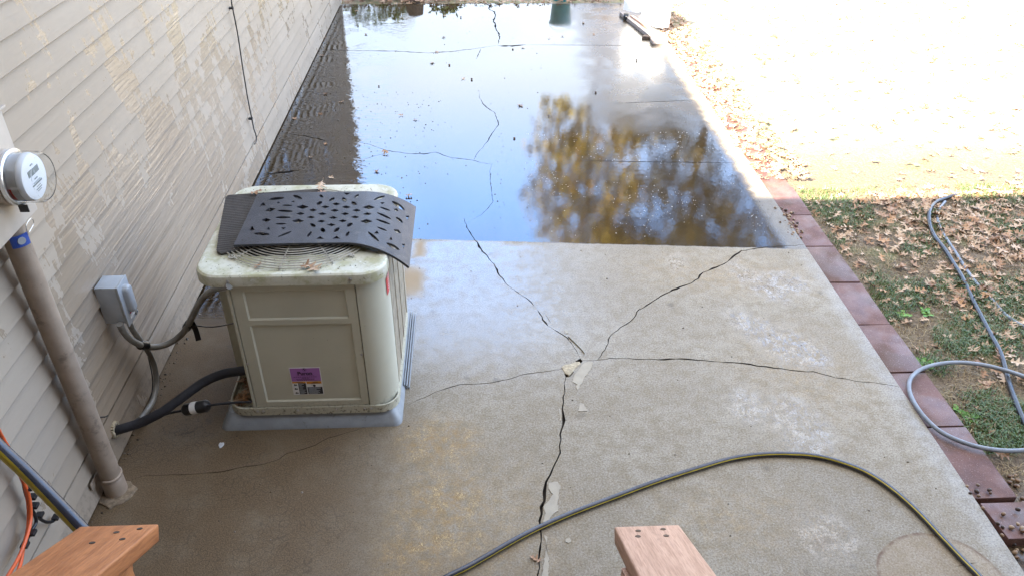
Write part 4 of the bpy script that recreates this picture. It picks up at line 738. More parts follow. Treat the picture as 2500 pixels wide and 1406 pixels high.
# front panel with two pressed fields
def pressed(bm, x0, x1, z0, z1, y, fields, th=.012, d=.0065, bw=.007):
    xs = sorted({x0, x1} | {v for f in fields for v in (f[0], f[0] + bw, f[1] - bw, f[1])}); zs = sorted({z0, z1} | {v for f in fields for v in (f[2], f[2] + bw, f[3] - bw, f[3])})
    def dep(x, z):
        for f in fields:
            if f[0] + bw - 1e-6 <= x <= f[1] - bw + 1e-6 and f[2] + bw - 1e-6 <= z <= f[3] - bw + 1e-6: return d
        return 0
    g = [[bm.verts.new((x, y + dep(x, z), z)) for x in xs] for z in zs]
    for j in range(len(zs) - 1):
        for i in range(len(xs) - 1): bm.faces.new((g[j][i], g[j][i + 1], g[j + 1][i + 1], g[j + 1][i]))
    bk = [bm.verts.new(p) for p in ((x0, y + th, z0), (x1, y + th, z0), (x1, y + th, z1), (x0, y + th, z1))]
    bm.faces.new(list(reversed(bk)))
    bot = g[0]; top = g[-1]; lf = [r_[0] for r_ in g]; rt = [r_[-1] for r_ in g]
    bm.faces.new([bk[0]] + [bk[1]] + list(reversed(bot))); bm.faces.new([bk[3]] + top + [bk[2]][:1])
    bm.faces.new([bk[0]] + lf + [bk[3]]); bm.faces.new([bk[1], bk[2]] + list(reversed(rt)))
FX0, FX1 = -1.008, -.506
fp = BM(); pressed(fp, FX0, FX1, .122, ZT - .001, YF, [(-.962, -.545, .606, .752), (-.962, -.538, .150, .580)])
front = build('front_panel', fp, M['ac'], ac)
bm = BM(); box(bm, (XP, YF - .001, .10), (FX0 - .004, YF + .02, ZT), .003); build('corner_post', bm, M['ac'], ac)
bm = BM(); box(bm, (XP, YF - .0005, .079), (FX1 + .02, YF + .015, .118), .003); build('bottom_rail', bm, M['ac'], ac)
# rounded right corner panel
bm = BM(); arc = [(FX1 + .004, YF - .001)] + [(XR - .12 + .12 * math.cos(R(a_)), YF + .12 + .121 * math.sin(R(a_))) for a_ in range(-90, 1, 9)] + [(XR, YF + .15)]
ri = [(p[0] - .004 if i > 4 else p[0], p[1] + .012) for i, p in enumerate(arc)]
q = arc + ri[::-1]; prism(bm, q, .082, ZT); build('corner_panel', bm, M['ac'], ac, 30)
# coil guard on the right, rear and left shell
bm = BM()
box(bm, (XR - .02, YF + .152, .085), (XR - .012, YB - .03, ZT)); build('coil', bm, M['dark'], ac)
bm = BM()
for k in range(46):
    z = .10 + k * .0148; box(bm, (XR - .0105, YF + .152, z), (XR - .002, YB - .04, z + .0085))
for y in (YF + .16, YF + .33, YF + .50, YB - .06): box(bm, (XR - .0095, y, .085), (XR + .001, y + .018, ZT))
build('coil_guard', bm, M['coil'], ac)
bm = BM(); prism(bm, [(XR, YB - .045), (XR, YB - .02), (XR - .06, YB), (XL + .06, YB), (XL, YB - .06), (XL, 2.96), (XL + .01, 2.96), (XL + .01, YB - .07), (XL + .07, YB - .012), (XR - .06, YB - .012), (XR - .012, YB - .045)], .082, ZT); build('rear_shell', bm, M['ac'], ac, 30)
bm = BM(); box(bm, (XL, 2.95, .082), (XP + .012, 2.962, ZT)); box(bm, (XP, YF + .02, .082), (XP + .010, 2.95, ZT)); build('service_panel', bm, M['ac'], ac)
sp = BM(); box(sp, (-1.142, 2.947, .60), (-1.085, 2.9495, .715)); lo = build('service_label', sp, M['label'], ac)
bm = BM(); lathe(bm, [(.013, 0), (.013, .0008)], (0, 0, 0), 'z', 18); lathe(bm, [(.009, .0008), (.009, .0014)], (0, 0, 0), 'z', 18)
o = build_local('emblem', bm, M['black_l'], lo); o.location = Vector((-1.114, 2.9468, .672)) - BASE[ac.name]; o.rotation_euler = (R(90), 0, 0)
bm = BM(); box(bm, (-1.063, 2.947, .36), (-1.036, 2.9495, .46)); o = build('warning_label', bm, M['black_l'], ac)
bm = BM(); box(bm, (-1.063, 2.9472, .315), (-1.036, 2.9496, .357)); build('barcode_label', bm, M['label'], ac)
# lid
LX0, LX1, LY0, LY1, LZ = -1.152, -.374, 2.70, 3.50, .836
bm = BM()
prof = [(0, ZT - .004), (.0, LZ - .016), (.003, LZ - .006), (.010, LZ), (.026, LZ + .001), (.040, LZ - .003)]
rr_ = [rrect(LX0 + d, LY0 + d, LX1 - d, LY1 - d, .105 - d * .5, 9) for d, z in prof]
rings = [[bm.verts.new((p[0], p[1], z)) for p in q] for q, (d, z) in zip(rr_, prof)]
for a, b in zip(rings, rings[1:]):
    for i in range(len(a)): bm.faces.new((a[i], a[(i + 1) % len(a)], b[(i + 1) % len(b)], b[i]))
FC = Vector((-.772, 3.085)); FR = .345; N_ = len(rings[-1])
hole = []
for p in rings[-1]:
    dv = (Vector((p.co.x, p.co.y)) - FC).normalized() * (FR - .055); hole.append(bm.verts.new((FC.x + dv.x, FC.y + dv.y, LZ - .002)))
hl = [bm.verts.new((h.co.x, h.co.y, LZ - .05)) for h in hole]
for i in range(N_):
    bm.faces.new((rings[-1][i], rings[-1][(i + 1) % N_], hole[(i + 1) % N_], hole[i])); bm.faces.new((hole[i], hole[(i + 1) % N_], hl[(i + 1) % N_], hl[i]))
bm.faces.new(list(reversed(rings[0]))); lid = build('lid', bm, M['aclid'], ac, 30)
bm = BM(); lathe(bm, [(FR - .06, LZ - .045), (.0001, LZ - .0455)], (FC.x, FC.y, 0), 'z', 40); build('fan_cavity', bm, M['dark'], ac)
guard = BM()
def gz(r): return LZ + .008 + .018 * (1 - (r / FR) ** 2)
for k in range(19):
    r_ = .055 + (FR - .055) * k / 18
    pts = [(FC.x + r_ * math.cos(a_), FC.y + r_ * math.sin(a_), gz(r_)) for a_ in np.linspace(0, 2 * PI, 57)]
    tube(guard, pts, .0026, 5, False)
guard_o = build('fan_guard', guard, M['wire'], ac, 60)
for k in range(10):
    a_ = 2 * PI * (k + .35) / 10; bm = BM()
    tube(bm, [(FC.x + r_ * math.cos(a_), FC.y + r_ * math.sin(a_), gz(r_) - .0035) for r_ in np.linspace(.03, FR, 8)] + [(FC.x + (FR + .004) * math.cos(a_), FC.y + (FR + .004) * math.sin(a_), LZ - .001)], .003, 6)
    build('spoke', bm, M['wire'], guard_o, 60)
bm = BM(); lathe(bm, [(.055, gz(0) - .004), (.055, gz(0) + .003), (.05, gz(0) + .004), (.0001, gz(0) + .004)], (FC.x, FC.y, 0), 'z', 24); build('guard_hub', bm, M['wire'], guard_o)
for dx, dy in ((.245, -.245), (-.245, -.245), (.245, .245), (-.245, .245)):
    bm = BM(); pts = [(FC.x + dx + .012 * math.cos(a_), FC.y + dy + .012 * math.sin(a_), LZ + .006) for a_ in np.linspace(0, 2 * PI, 13)]; tube(bm, pts, .0028, 6, False)
    lathe(bm, [(.006, LZ - .001), (.006, LZ + .006), (.0001, LZ + .008)], (FC.x + dx, FC.y + dy, 0), 'z', 8); build('guard_clip', bm, M['wire'], guard_o, 40)
def screw(p, ax, r_=.0055):
    bm = BM(); d = Vector(ax); cyl(bm, Vector(p), Vector(p) + d * .0012, r_ * 1.5, 12); cyl(bm, Vector(p) + d * .0012, Vector(p) + d * .005, r_, 6); build('screw', bm, M['steel'], ac)
for x, z in ((-1.005, .812), (-.517, .812)): screw((x, LY0, z), (0, -1, 0))
for x, z in ((-1.006, .375), (-.512, .41), (-1.01, .098), (-.985, .098), (-.83, .098), (-.655, .098), (-.53, .098), (-.50, .098)): screw((x, YF - .001, z), (0, -1, 0), .0045)
# labels on the front panel (printed stickers)
yl = YF + .0065 - .0006
lx0, lx1, lz1, lzm, lz0 = -.837, -.702, .341, .262, .185
bm = BM(); box(bm, (lx0, yl - .0006, lz0), (lx1, yl + .0004, lz1)); sticker = build('sticker', bm, M['label'], front)
def patch(nm, x0, x1, z0, z1, mat, k=1, par=None):
    bm = BM(); box(bm, (x0, yl - .0006 - .0005 * k, z0), (x1, yl - .0004, z1)); return build(nm, bm, mat, par or ac)
stk = ac
patch('purple_field', lx0 + .003, lx1 - .003, lzm + .002, lz1 - .003, M['purple'])
patch('orange_band', lx0 + .003, lx0 + .062, lzm - .0085, lzm, M['orange_l']); patch('orange_band', lx0 + .066, lx1 - .003, lzm - .014, lzm, M['orange_l'])
patch('black_field', lx0 + .028, lx0 + .062, lz0 + .003, lzm - .0095, M['black_l']); patch('black_field', lx0 + .066, lx1 - .003, lz0 + .003, lz0 + .044, M['black_l'])
rot90 = (R(90), 0, 0)
text_obj('lettering', 'Puron', .0265, M['ink'], ac, ((lx0 + lx1) / 2 - .002, yl - .0013, lzm + .0385), rot90, .0011)
bm = BM()
for i, (w_, z) in enumerate(((.080, .034), (.104, .0255), (.034, .0195), (.082, .0135), (.076, .0075))):
    cx_ = (lx0 + lx1) / 2 - .002; n = int(w_ / .009) if i else 1; x = cx_ - w_ / 2
    for k in range(n):
        L_ = w_ / n * (rnd.uniform(.7, .92) if i else 1); box(bm, (x, yl - .0016, lzm + z), (x + L_, yl - .0011, lzm + z + (.0022 if i else .0006))); x += w_ / n
box(bm, (lx1 - .035, yl - .0016, lzm + .003), (lx1 - .006, yl - .0011, lzm + .0046)); build('fine_print', bm, M['ink'], ac)
bm = BM()  # globe emblem
gc = ((lx0 + lx1) / 2 - .0015, lzm + .0685); tube(bm, [(gc[0] + .0088 * math.cos(a_), yl - .0013, gc[1] + .0088 * math.sin(a_)) for a_ in np.linspace(0, 2 * PI, 25)], .0006, 4, False)
for pts in ([(-.006, .004), (-.002, .007), (.003, .006), (.001, .002), (-.001, -.001), (-.004, .001)], [(.0, -.001), (.004, -.002), (.0035, -.0045), (.001, -.0075), (-.001, -.004)], [(.004, .005), (.007, .003), (.005, .0015)]):
    bm.faces.new([bm.verts.new((gc[0] + a_, yl - .0013, gc[1] + b_)) for a_, b_ in pts])
build('globe_emblem', bm, M['ink'], ac)
bm = BM()
for k in range(9): box(bm, (lx0 + .031, yl - .0016, lz0 + .007 + .0068 * k), (lx0 + .031 + rnd.uniform(.012, .027), yl - .0011, lz0 + .0085 + .0068 * k))
for k in range(7): box(bm, (lx0 + .070, yl - .0016, lz0 + .006 + .0055 * k), (lx0 + .070 + rnd.uniform(.03, .055), yl - .0011, lz0 + .0075 + .0055 * k))
build('fine_print', bm, M['mgrey'], ac)
bm = BM()
for cz in (.0575, .035, .011):
    box(bm, (lx0 + .009, yl - .0014, lz0 + cz - .004), (lx0 + .023, yl - .001, lz0 + cz)); box(bm, (lx0 + .011, yl - .0014, lz0 + cz), (lx0 + .016, yl - .001, lz0 + cz + .006)); box(bm, (lx0 + .0185, yl - .0014, lz0 + cz), (lx0 + .021, yl - .001, lz0 + cz + .005))
build('pictogram', bm, M['black_l'], ac, kind='stuff')
bm = BM(); cyl(bm, (lx0 + .098, yl - .0014, lz0 + .052), (lx0 + .098, yl - .001, lz0 + .052), .0065, 12); box(bm, (lx0 + .083, yl - .0014, lz0 + .056), (lx0 + .098, yl - .001, lz0 + .0575)); build('hazard_symbol', bm, M['black_l'], ac)
bm = BM()
for x in (lx0 + .082, ): box(bm, (x + .012, yl - .0016, lzm - .0055), (x + .034, yl - .0011, lzm - .003)); box(bm, (x + .004, yl - .0016, lzm - .0115), (x + .042, yl - .0011, lzm - .009))
box(bm, (lx0 + .022, yl - .0016, lzm - .006), (lx0 + .05, yl - .0011, lzm - .0035)); build('warning_print', bm, M['black_l'], ac)
# red sticker on the rounded corner
def corner_pt(s, z, off): # s: metres along the curved corner from its right end
    return (XR + off, YF + .125 + s, z)
RZ0, RZ1 = .665, .745
def arc_xy(a_, r_): return (XR - .12 + r_ * math.cos(R(a_)), YF + .12 + r_ * math.sin(R(a_)))
bm = BM(); g0 = []
for k in range(6):
    s_ = k / 5; a_ = -20 + 20 * s_; x, y = arc_xy(a_, .1225); g0.append((bm.verts.new((x, y, RZ0 + .012 * s_)), bm.verts.new((x, y, RZ1 + .022 * s_))))
for q0, q1 in zip(g0, g0[1:]): bm.faces.new((q0[0], q1[0], q1[1], q0[1]))
build('red_label', bm, M['red_l'], ac)
bm = BM()
for k in range(7):
    x, y = arc_xy(-11, .1228); x2, y2 = arc_xy(-7, .1228); z = RZ0 + .02 + .0105 * k
    bm.faces.new([bm.verts.new(q) for q in ((x, y, z), (x2, y2, z + .001), (x2, y2, z + .007), (x, y, z + .006))])
build('red_label_print', bm, M['label'], ac)

# ================================================================== rubber mats
def mat_prof(u):
    b = .52; z = LZ + .031
    if u < b: return -1.045 + u, z + .004 * math.sin(u * 5), 0
    t_ = u - b; Rr_ = .22 / .62
    return -1.045 + b + Rr_ * math.sin(t_ / Rr_), z + .004 * math.sin(b * 5) - Rr_ * (1 - math.cos(t_ / Rr_)), t_ / Rr_
def S(u, v):
    x, z, a_ = mat_prof(u); k = max(0, u - .5) / .27
    return Vector((x, 2.925 + v, z - .012 * max(0, .1 - v) * k)), Vector((math.sin(a_), 0, math.cos(a_)))
cv = []; cf = []
outer = []
for u in np.linspace(.035, .772, 26): outer.append((float(u), -.05 - .055 * max(0, (u - .52) / .25)))
for v in np.linspace(-.105, .414, 14)[1:]: outer.append((.772, float(v)))
for u in np.linspace(.772, .035, 26)[1:]: outer.append((float(u), .402 + .012 * u / .77))
for v in np.linspace(.402, -.05, 14)[1:-1]: outer.append((.035, float(v)))
cv += [Vector(p) for p in outer]; cf.append(list(range(len(outer))))
for h in D['holes']:
    h = ccw(h)
    if all(.05 < p[0] < .757 and -.085 < p[1] < .395 for p in h):
        i0 = len(cv); cv += [Vector(p) for p in h]; cf.append(list(range(i0, i0 + len(h))))
for u in np.arange(.06, .76, .03):
    for v in np.arange(-.03, .4, .03): cv.append(Vector((float(u), float(v))))
rs = delaunay_2d_cdt(cv, [], cf, 0, 1e-5); mv, mf, mo = rs[0], rs[2], rs[5]
bm = BM(); tv = []; bv = []
for p in mv:
    s, n = S(p.x, p.y); tv.append(bm.verts.new(s + n * .010)); bv.append(bm.verts.new(s))
ec = {}
for f, og in zip(mf, mo):
    if list(og) == [0]:
        bm.faces.new([tv[i] for i in f]); bm.faces.new([bv[i] for i in reversed(f)])
        for a, b in zip(f, list(f[1:]) + [f[0]]): ec.setdefault((min(a, b), max(a, b)), []).append((a, b))
for k, L in ec.items():
    if len(L) == 1: a, b = L[0]; bm.faces.new((tv[b], tv[a], bv[a], bv[b]))
bmesh.ops.delete(bm, geom=[v for v in bm.verts if not v.link_faces], context='VERTS')
tag(build('perforated_mat', bm, M['rubber']), 'black rubber door mat with cut out petal pattern, bent over the air conditioner lid', 'rubber mat')
bm = BM(); nx_, ny_ = 60, 6
def ribz(j): return LZ + .028
A0, A1, A2, A3 = Vector((-1.165, 3.36)), Vector((-1.085, 2.862)), Vector((-.66, 2.945)), Vector((-.72, 3.42))
rows = 64; g = []
for j in range(rows + 1):
    t_ = j / rows; l_ = A0.lerp(A1, t_); r_ = A3.lerp(A2, t_); row = []
    for i in range(9):
        s = i / 8; p = l_.lerp(r_, s)
        if i == 0:
            cr = min(t_, 1 - t_); p.x += .02 * max(0, 1 - cr / .05) ** 2
        droop = -.012 * max(0, t_ - .75) / .25 * (1 - s)
        row.append((p.x, p.y, LZ + .014 + .008 * (1 - s * .6) + droop + (.0026 if j % 2 else 0)))
    g.append([bm.verts.new(q) for q in row])
for j in range(rows):
    for i in range(8): bm.faces.new((g[j][i], g[j][i + 1], g[j + 1][i + 1], g[j + 1][i]))
r_ = bmesh.ops.extrude_face_region(bm, geom=bm.faces[:]); bmesh.ops.translate(bm, verts=[q for q in r_['geom'] if isinstance(q, bmesh.types.BMVert)], vec=(0, 0, -.009))
tag(build('ribbed_mat', bm, M['rubber2']), 'dark ribbed rubber mat lying on the fan guard under the perforated mat', 'rubber mat')

# ================================================================== lines and conduits
o = hose('refrigerant_line', 'thick black insulated pipe from the house wall into the air conditioner', 'pipe', D['line'], .021, M['black'])
o = thing('liquid_line', 'thin black copper line with a filter drier beside the insulated pipe', 'pipe', D['liq'][3])
bm = BM(); tube(bm, spline(D['liq'], 6), .0055, 8); build('tubing', bm, M['black'], o, 60)
a, b = Vector(D['drier'][0]), Vector(D['drier'][1]); ax = (b - a).normalized(); L_ = (b - a).length
bm = BM(); tube(bm, [a - ax * .012, a - ax * .002, a + ax * .008, a + ax * (L_ - .008), b + ax * .002, b + ax * .012], lambda t_: (.009, .022, .0275, .0275, .022, .009)[int(round(t_ * 5))], 18); dr = build('filter_drier', bm, M['blackp'], o, 30)
bm = BM(); tube(bm, [a + ax * L_ * .34, a + ax * L_ * .60], .0279, 18, False, stripe=None); build('drier_label', bm, M['label'], dr, 60)
hose('flexible_conduit', 'grey flexible conduit looping from the disconnect box up to the air conditioner', 'conduit', D['cond1'], .0145, M['flex'])
hose('flexible_conduit', 'grey flexible conduit hanging down the siding towards the black pipe', 'conduit', D['cond2'], .0125, M['flex'])
for p, d in zip(D['tapes'], (Vector((.2, .6, -.5)), Vector((.5, -.3, .7)))):
    bm = BM(); d = d.normalized(); cyl(bm, Vector(p) - d * .022, Vector(p) + d * .022, .021, 14)
    tag(build('tape_wrap', bm, M['blackp'], None, 50), 'black tape binding the two grey conduits together' if p is D['tapes'][0] else 'black tape round the conduit beside the condenser', 'tape')
hose('control_wire', 'thin black wire sagging from the taped conduit to the condenser', 'wire', D['lowv'], .003, M['blackp'])
hose('control_wire', 'thin black wire running down beside the hanging conduit', 'wire', D['thin'], .0028, M['blackp'])
bm = BM(); pts = spline(D['tapetail'], 4); w_ = []
for i, p in enumerate(pts):
    w_.append((bm.verts.new(p + Vector((.011, .004, 0))), bm.verts.new(p + Vector((-.011, -.004, 0)))))
for q0, q1 in zip(w_, w_[1:]): bm.faces.new((q0[0], q0[1], q1[1], q1[0]))
r_ = bmesh.ops.extrude_face_region(bm, geom=bm.faces[:]); bmesh.ops.translate(bm, verts=[q for q in r_['geom'] if isinstance(q, bmesh.types.BMVert)], vec=(0, .0015, .001))
tag(build('tape_tail', bm, M['blackp']), 'loose end of black tape dangling under the conduit', 'tape')
bm = BM(); v0 = Vector((-1.583, 2.575, .142))
for k in range(16):
    a_ = 2 * PI * k / 16; box(bm, (v0.x - .004, v0.y + .028 * math.cos(a_) - .008, v0.z + .028 * math.sin(a_) - .008), (v0.x + rnd.uniform(.004, .012), v0.y + .028 * math.cos(a_) + .008, v0.z + .028 * math.sin(a_) + .008), .003)
tag(build('sealant_collar', bm, M['chip'], None, 40), 'rough sealant round the black pipe where it enters the wall', 'sealant')

# ================================================================== disconnect box
db = thing('disconnect_box', 'grey electrical disconnect box on the siding above the conduits', 'electrical box', (-1.585, 2.82, .53))
bx0, bx1, by0, by1, bz0, bz1 = -1.587, -1.50, 2.786, 2.886, .553, .733
bm = BM(); box(bm, (bx0, by0, bz0), (bx1, by1, bz1), .004); build('box_body', bm, M['grey'], db, 40)
bm = BM(); vv = box(bm, (bx1 + .0005, by0 - .002, bz0 - .018), (bx1 + .010, by1 + .002, bz1 + .002), .004); build('cover', bm, M['grey'], db, 40)
bm = BM(); prism(bm, rrect(-.075, -.024, .055, .024, .022, 6), 0, .026, .012, 4); o = build_local('handle_bulge', bm, M['grey'], db, 40)
o.matrix_local = Matrix.Translation(Vector((bx1 + .0100, (by0 + by1) / 2, .66)) - BASE[db.name]) @ Matrix(((0, 0, 1, 0), (0, 1, 0, 0), (1, 0, 0, 0), (0, 0, 0, 1)))
bm = BM(); box(bm, (bx1 + .0101, by0 + .03, .555), (bx1 + .0106, by1 - .022, .588)); lb = build('label', bm, M['label'], db)
bm = BM(); box(bm, (bx1 + .0106, by0 + .034, .578), (bx1 + .0111, by1 - .026, .586)); build('label_band', bm, M['red_l'], lb)
bm = BM(); lathe(bm, [(.012, 0), (.012, .005), (.005, .006), (.005, .001)], (bx1 + .0095, by1 - .012, .553), 'x', 14); build('hasp', bm, M['steel'], db)

# ================================================================== electric meter and conduit
mt_ = thing('electric_meter', 'round electric meter with clear cover on a beige socket box at the left edge', 'electric meter', (-1.58, 2.2, 1.45))
bm = BM(); box(bm, (-1.586, 2.16, 1.30), (-1.47, 2.425, 1.655), .006); mb = build('socket_box', bm, M['meterbox'], mt_, 40)
bm = BM(); box(bm, (-1.587, 2.15, 1.656), (-1.458, 2.435, 1.664), .002); build('box_lid_lip', bm, M['meterbox'], mb)
MC = (-1.469, 2.31, 1.475)
bm = BM(); lathe(bm, [(.10, 0), (.10, .028), (.094, .032)], MC, 'x', 40); build('socket_ring', bm, M['meterbox'], mt_, 40)
bm = BM(); lathe(bm, [(.097, .032), (.101, .036), (.101, .046), (.096, .05), (.092, .05)], MC, 'x', 40); build('clamp_ring', bm, M['alu'], mt_, 40)
bm = BM(); lathe(bm, [(.084, .045), (.084, .082)], MC, 'x', 40); build('meter_body', bm, M['mgrey'], mt_, 40)
bm = BM(); lathe(bm, [(.0855, .082), (.0865, .090), (.080, .101), (.066, .104), (.0001, .104)], MC, 'x', 40); mfc = build('meter_face', bm, M['mface'], mt_, 40)
bm = BM(); lathe(bm, [(.092, .049), (.0915, .09), (.0905, .124), (.082, .134), (.0001, .136), (.0001, .134), (.080, .1315), (.0885, .122), (.0895, .09), (.090, .049)], MC, 'x', 40); build('clear_cover', bm, M['glass'], mt_, 40)
fx = MC[0] + .1043
bm = BM(); box(bm, (fx, 2.31 - .038, 1.475 + .012), (fx + .0012, 2.31 + .035, 1.475 + .034)); build('display', bm, M['lcd'], mt_)
bm = BM()
for z, w_, h_ in ((-.006, .022, .004), (-.016, .052, .0022), (-.025, .066, .006), (-.034, .03, .002), (-.043, .042, .003), (-.050, .03, .0022), (.044, .018, .005)): box(bm, (fx, 2.31 - w_ / 2, 1.475 + z), (fx + .0008, 2.31 + w_ / 2, 1.475 + z + h_))
build('face_print', bm, M['lcd'], mt_)
def arc_patch(a0, a1, d0, d1, r_, mat, nm):
    bm = BM(); g0 = []
    for k in range(7):
        a_ = R(a0 + (a1 - a0) * k / 6); g0.append((bm.verts.new((MC[0] + d0, MC[1] + r_ * math.cos(a_), MC[2] + r_ * math.sin(a_))), bm.verts.new((MC[0] + d1, MC[1] + r_ * math.cos(a_), MC[2] + r_ * math.sin(a_)))))
    for q0, q1 in zip(g0, g0[1:]): bm.faces.new((q0[0], q0[1], q1[1], q1[0]))
    r2 = bmesh.ops.extrude_face_region(bm, geom=bm.faces[:]); bmesh.ops.scale(bm, vec=(1, 1, 1), verts=bm.verts)
    return build(nm, bm, mat, mt_)
arc_patch(186, 222, .052, .078, .0846, M['label'], 'side_label'); arc_patch(184, 222, .051, .058, .0849, M['red_l'], 'red_band')
arc_patch(228, 246, .066, .081, .0849, M['navy'], 'dark_label'); arc_patch(140, 178, .052, .079, .0846, M['label'], 'side_label')
bm = BM(); box(bm, (MC[0] + .030, 2.275, 1.352), (MC[0] + .062, 2.281, 1.382), .003); sealtag = build('seal_tag', bm, M['blackp'], mt_)
text_obj('tag_letter', 'S', .026, M['label'], mt_, (MC[0] + .046, 2.2745, 1.358), (R(90), 0, 0), .0008)
bm = BM(); box(bm, (MC[0] + .060, 2.29, 1.35), (MC[0] + .075, 2.31, 1.385), .003); build('seal_block', bm, M['blackp'], mt_)
bm = BM(); box(bm, (MC[0] + .078, 2.292, 1.345), (MC[0] + .090, 2.296, 1.392), .002, Matrix.Translation((0, 0, 0))); build('blue_seal', bm, M['navy'], mt_)
_mc = Vector(MC) - BASE[mt_.name]
for ch in list(mt_.children):
    if ch.name.split('.')[0] != 'socket_box': ch.matrix_local = Matrix.Translation(_mc) @ Matrix.Diagonal((.92, .88, .88, 1)) @ Matrix.Translation(-_mc) @ ch.matrix_local
cd = thing('electric_conduit', 'thick tan painted pipe running from the meter box down to the patio', 'conduit pipe', (-1.535, 2.345, 0))
cx0, cy0 = -1.532, 2.352
bm = BM(); cyl(bm, (cx0, cy0, .0), (cx0, cy0, 1.305), .040, 28); build('pipe', bm, M['conduit'], cd, 40)
bm = BM(); tube(bm, [(cx0, cy0, .0), (cx0, cy0, .085), (cx0, cy0, .09)], lambda t_: .0445 if t_ < .9 else .041, 28); build('coupling', bm, M['conduit'], cd, 40)
bm = BM(); box(bm, (-1.586, cy0 - .07, .085), (-1.58, cy0 + .07, .12), .002); tube(bm, [(cx0 + .041 * math.cos(R(a_)), cy0 + .044 * math.sin(R(a_)), .103) for a_ in range(-110, 111, 20)], .006, 6); build('strap', bm, M['conduit'], cd, 40)
bm = BM(); prism(bm, [(cx0 + .075 * math.cos(a_) * (1 + .25 * noise.noise(Vector((a_ * 2, 1, 0)))), cy0 - .01 + .072 * math.sin(a_) * (1 + .3 * noise.noise(Vector((a_ * 2, 5, 0))))) for a_ in np.linspace(0, 2 * PI, 26)[:-1]], -.004, .010, .007); build('mortar_foot', bm, M['mortar'], cd, 30)
bt = thing('blue_seal_tag', 'blue plastic seal tag wired on top of the tan pipe below the meter', 'tag', (-1.49, 2.35, 1.24))
bm = BM(); prof_ = [(cx0 + .046 * math.cos(R(a_)), cy0 + .046 * math.sin(R(a_))) for a_ in range(-82, -8, 9)]
hh = .042
g0 = [(bm.verts.new((x, y, 1.218)), bm.verts.new((x, y, 1.218 + hh))) for x, y in prof_]
for i, (q0, q1) in enumerate(zip(g0, g0[1:])):
    bm.faces.new((q0[0], q1[0], q1[1], q0[1]))
r_ = bmesh.ops.extrude_face_region(bm, geom=bm.faces[:])
for q in [q for q in r_['geom'] if isinstance(q, bmesh.types.BMVert)]:
    d = Vector((q.co.x - cx0, q.co.y - cy0, 0)).normalized(); q.co += d * .002
build('tag_plate', bm, M['tag'], bt)
bm = BM(); cyl(bm, (cx0 + .0475 * math.cos(R(-42)), cy0 + .0475 * math.sin(R(-42)), 1.24), (cx0 + .0488 * math.cos(R(-42)), cy0 + .0488 * math.sin(R(-42)), 1.24), .013, 16); build('tag_disc', bm, M['grey'], bt)
bm = BM(); tube(bm, spline([(cx0 + .05, cy0 - .01, 1.25), (cx0 + .055, cy0 - .012, 1.285), (cx0 + .06, cy0 + .02, 1.295), (cx0 + .056, cy0 + .03, 1.27), (cx0 + .05, cy0, 1.255)], 5), .0014, 5); build('wire_loop', bm, M['steel'], bt)
hose('cable', 'thin black cable stapled down the beige siding behind the condenser', 'cable', D['wire'], .0045, M['blackp'], 5, 8)
w4 = Vector(D['wire'][2]); w8 = Vector(D['wire'][6])
for p in (w4, w8):
    bm = BM(); box(bm, (p.x - .022, p.y - .012, p.z - .006), (p.x + .006, p.y + .014, p.z + .006), .002); tag(build('cable_clip', bm, M['blackp']), 'upper black clip holding the cable to the siding' if p is w4 else 'lower black clip near the free end of the cable', 'cable clip')
bm = BM(); tube(bm, [(-1.587, 2.515, .272), (-1.57, 2.52, .268), (-1.565, 2.535, .262)], .003, 6); tag(build('wall_hook', bm, M['blackp']), 'small dark hook on the siding left of the tan pipe', 'hook')

# ================================================================== hoses and cords
hose('garden_hose', 'grey garden hose with yellow stripe curving across the near patio', 'garden hose', D['hoseA'], .0118, None, 7, 16, (3,), -.006, [M['hose'], M['yellow']])
hose('garden_hose', 'grey and yellow garden hose hanging in front of the siding beside the handrail', 'garden hose', D['hoseB'], .0155, None, 6, 16, (1, 2, 3), .02, [M['hose'], M['yellow']])
hose('garden_hose', 'pale grey hose looping over the red pavers onto the grass', 'garden hose', D['hoseC'], .0105, M['hosegrey'], 7, 12)
def drape(L, up): return [(p[0], p[1], lawn_z(p[0], p[1]) + up) for p in L]
hose('garden_hose', 'dark shiny garden hose running down through the fallen leaves', 'garden hose', drape(D['hoseD'], .022), .0125, M['hosedark'], 7, 12)
hose('garden_hose', 'grey hose half hidden by leaves, right of the dark hose', 'garden hose', drape(D['hoseE'], .012), .0095, M['hosegrey'], 7, 12)
ec_ = thing('extension_cord', 'orange extension cord hanging in a bundle on the siding, lower left', 'extension cord', D['orange1'][4])
for k in ('orange1', 'orange2'):
    bm = BM(); tube(bm, spline(D[k], 7), .0062, 9); build('cord', bm, M['orange'], ec_, 60)
bc_ = thing('black_cable', 'black cable tied along the orange extension cord on the siding', 'cable', D['blackc'][4])
for k in ('blackc', 'blackc2'):
    bm = BM(); tube(bm, spline(D[k], 7), .006, 8); build('cable_run', bm, M['blackp'], bc_, 60)
for p in D['ties']:
    bm = BM(); box(bm, (p[0] - .012, p[1] - .010, p[2] - .006), (p[0] + .012, p[1] + .016, p[2] + .006), .003); build('cable_tie', bm, M['blackp'], bc_)

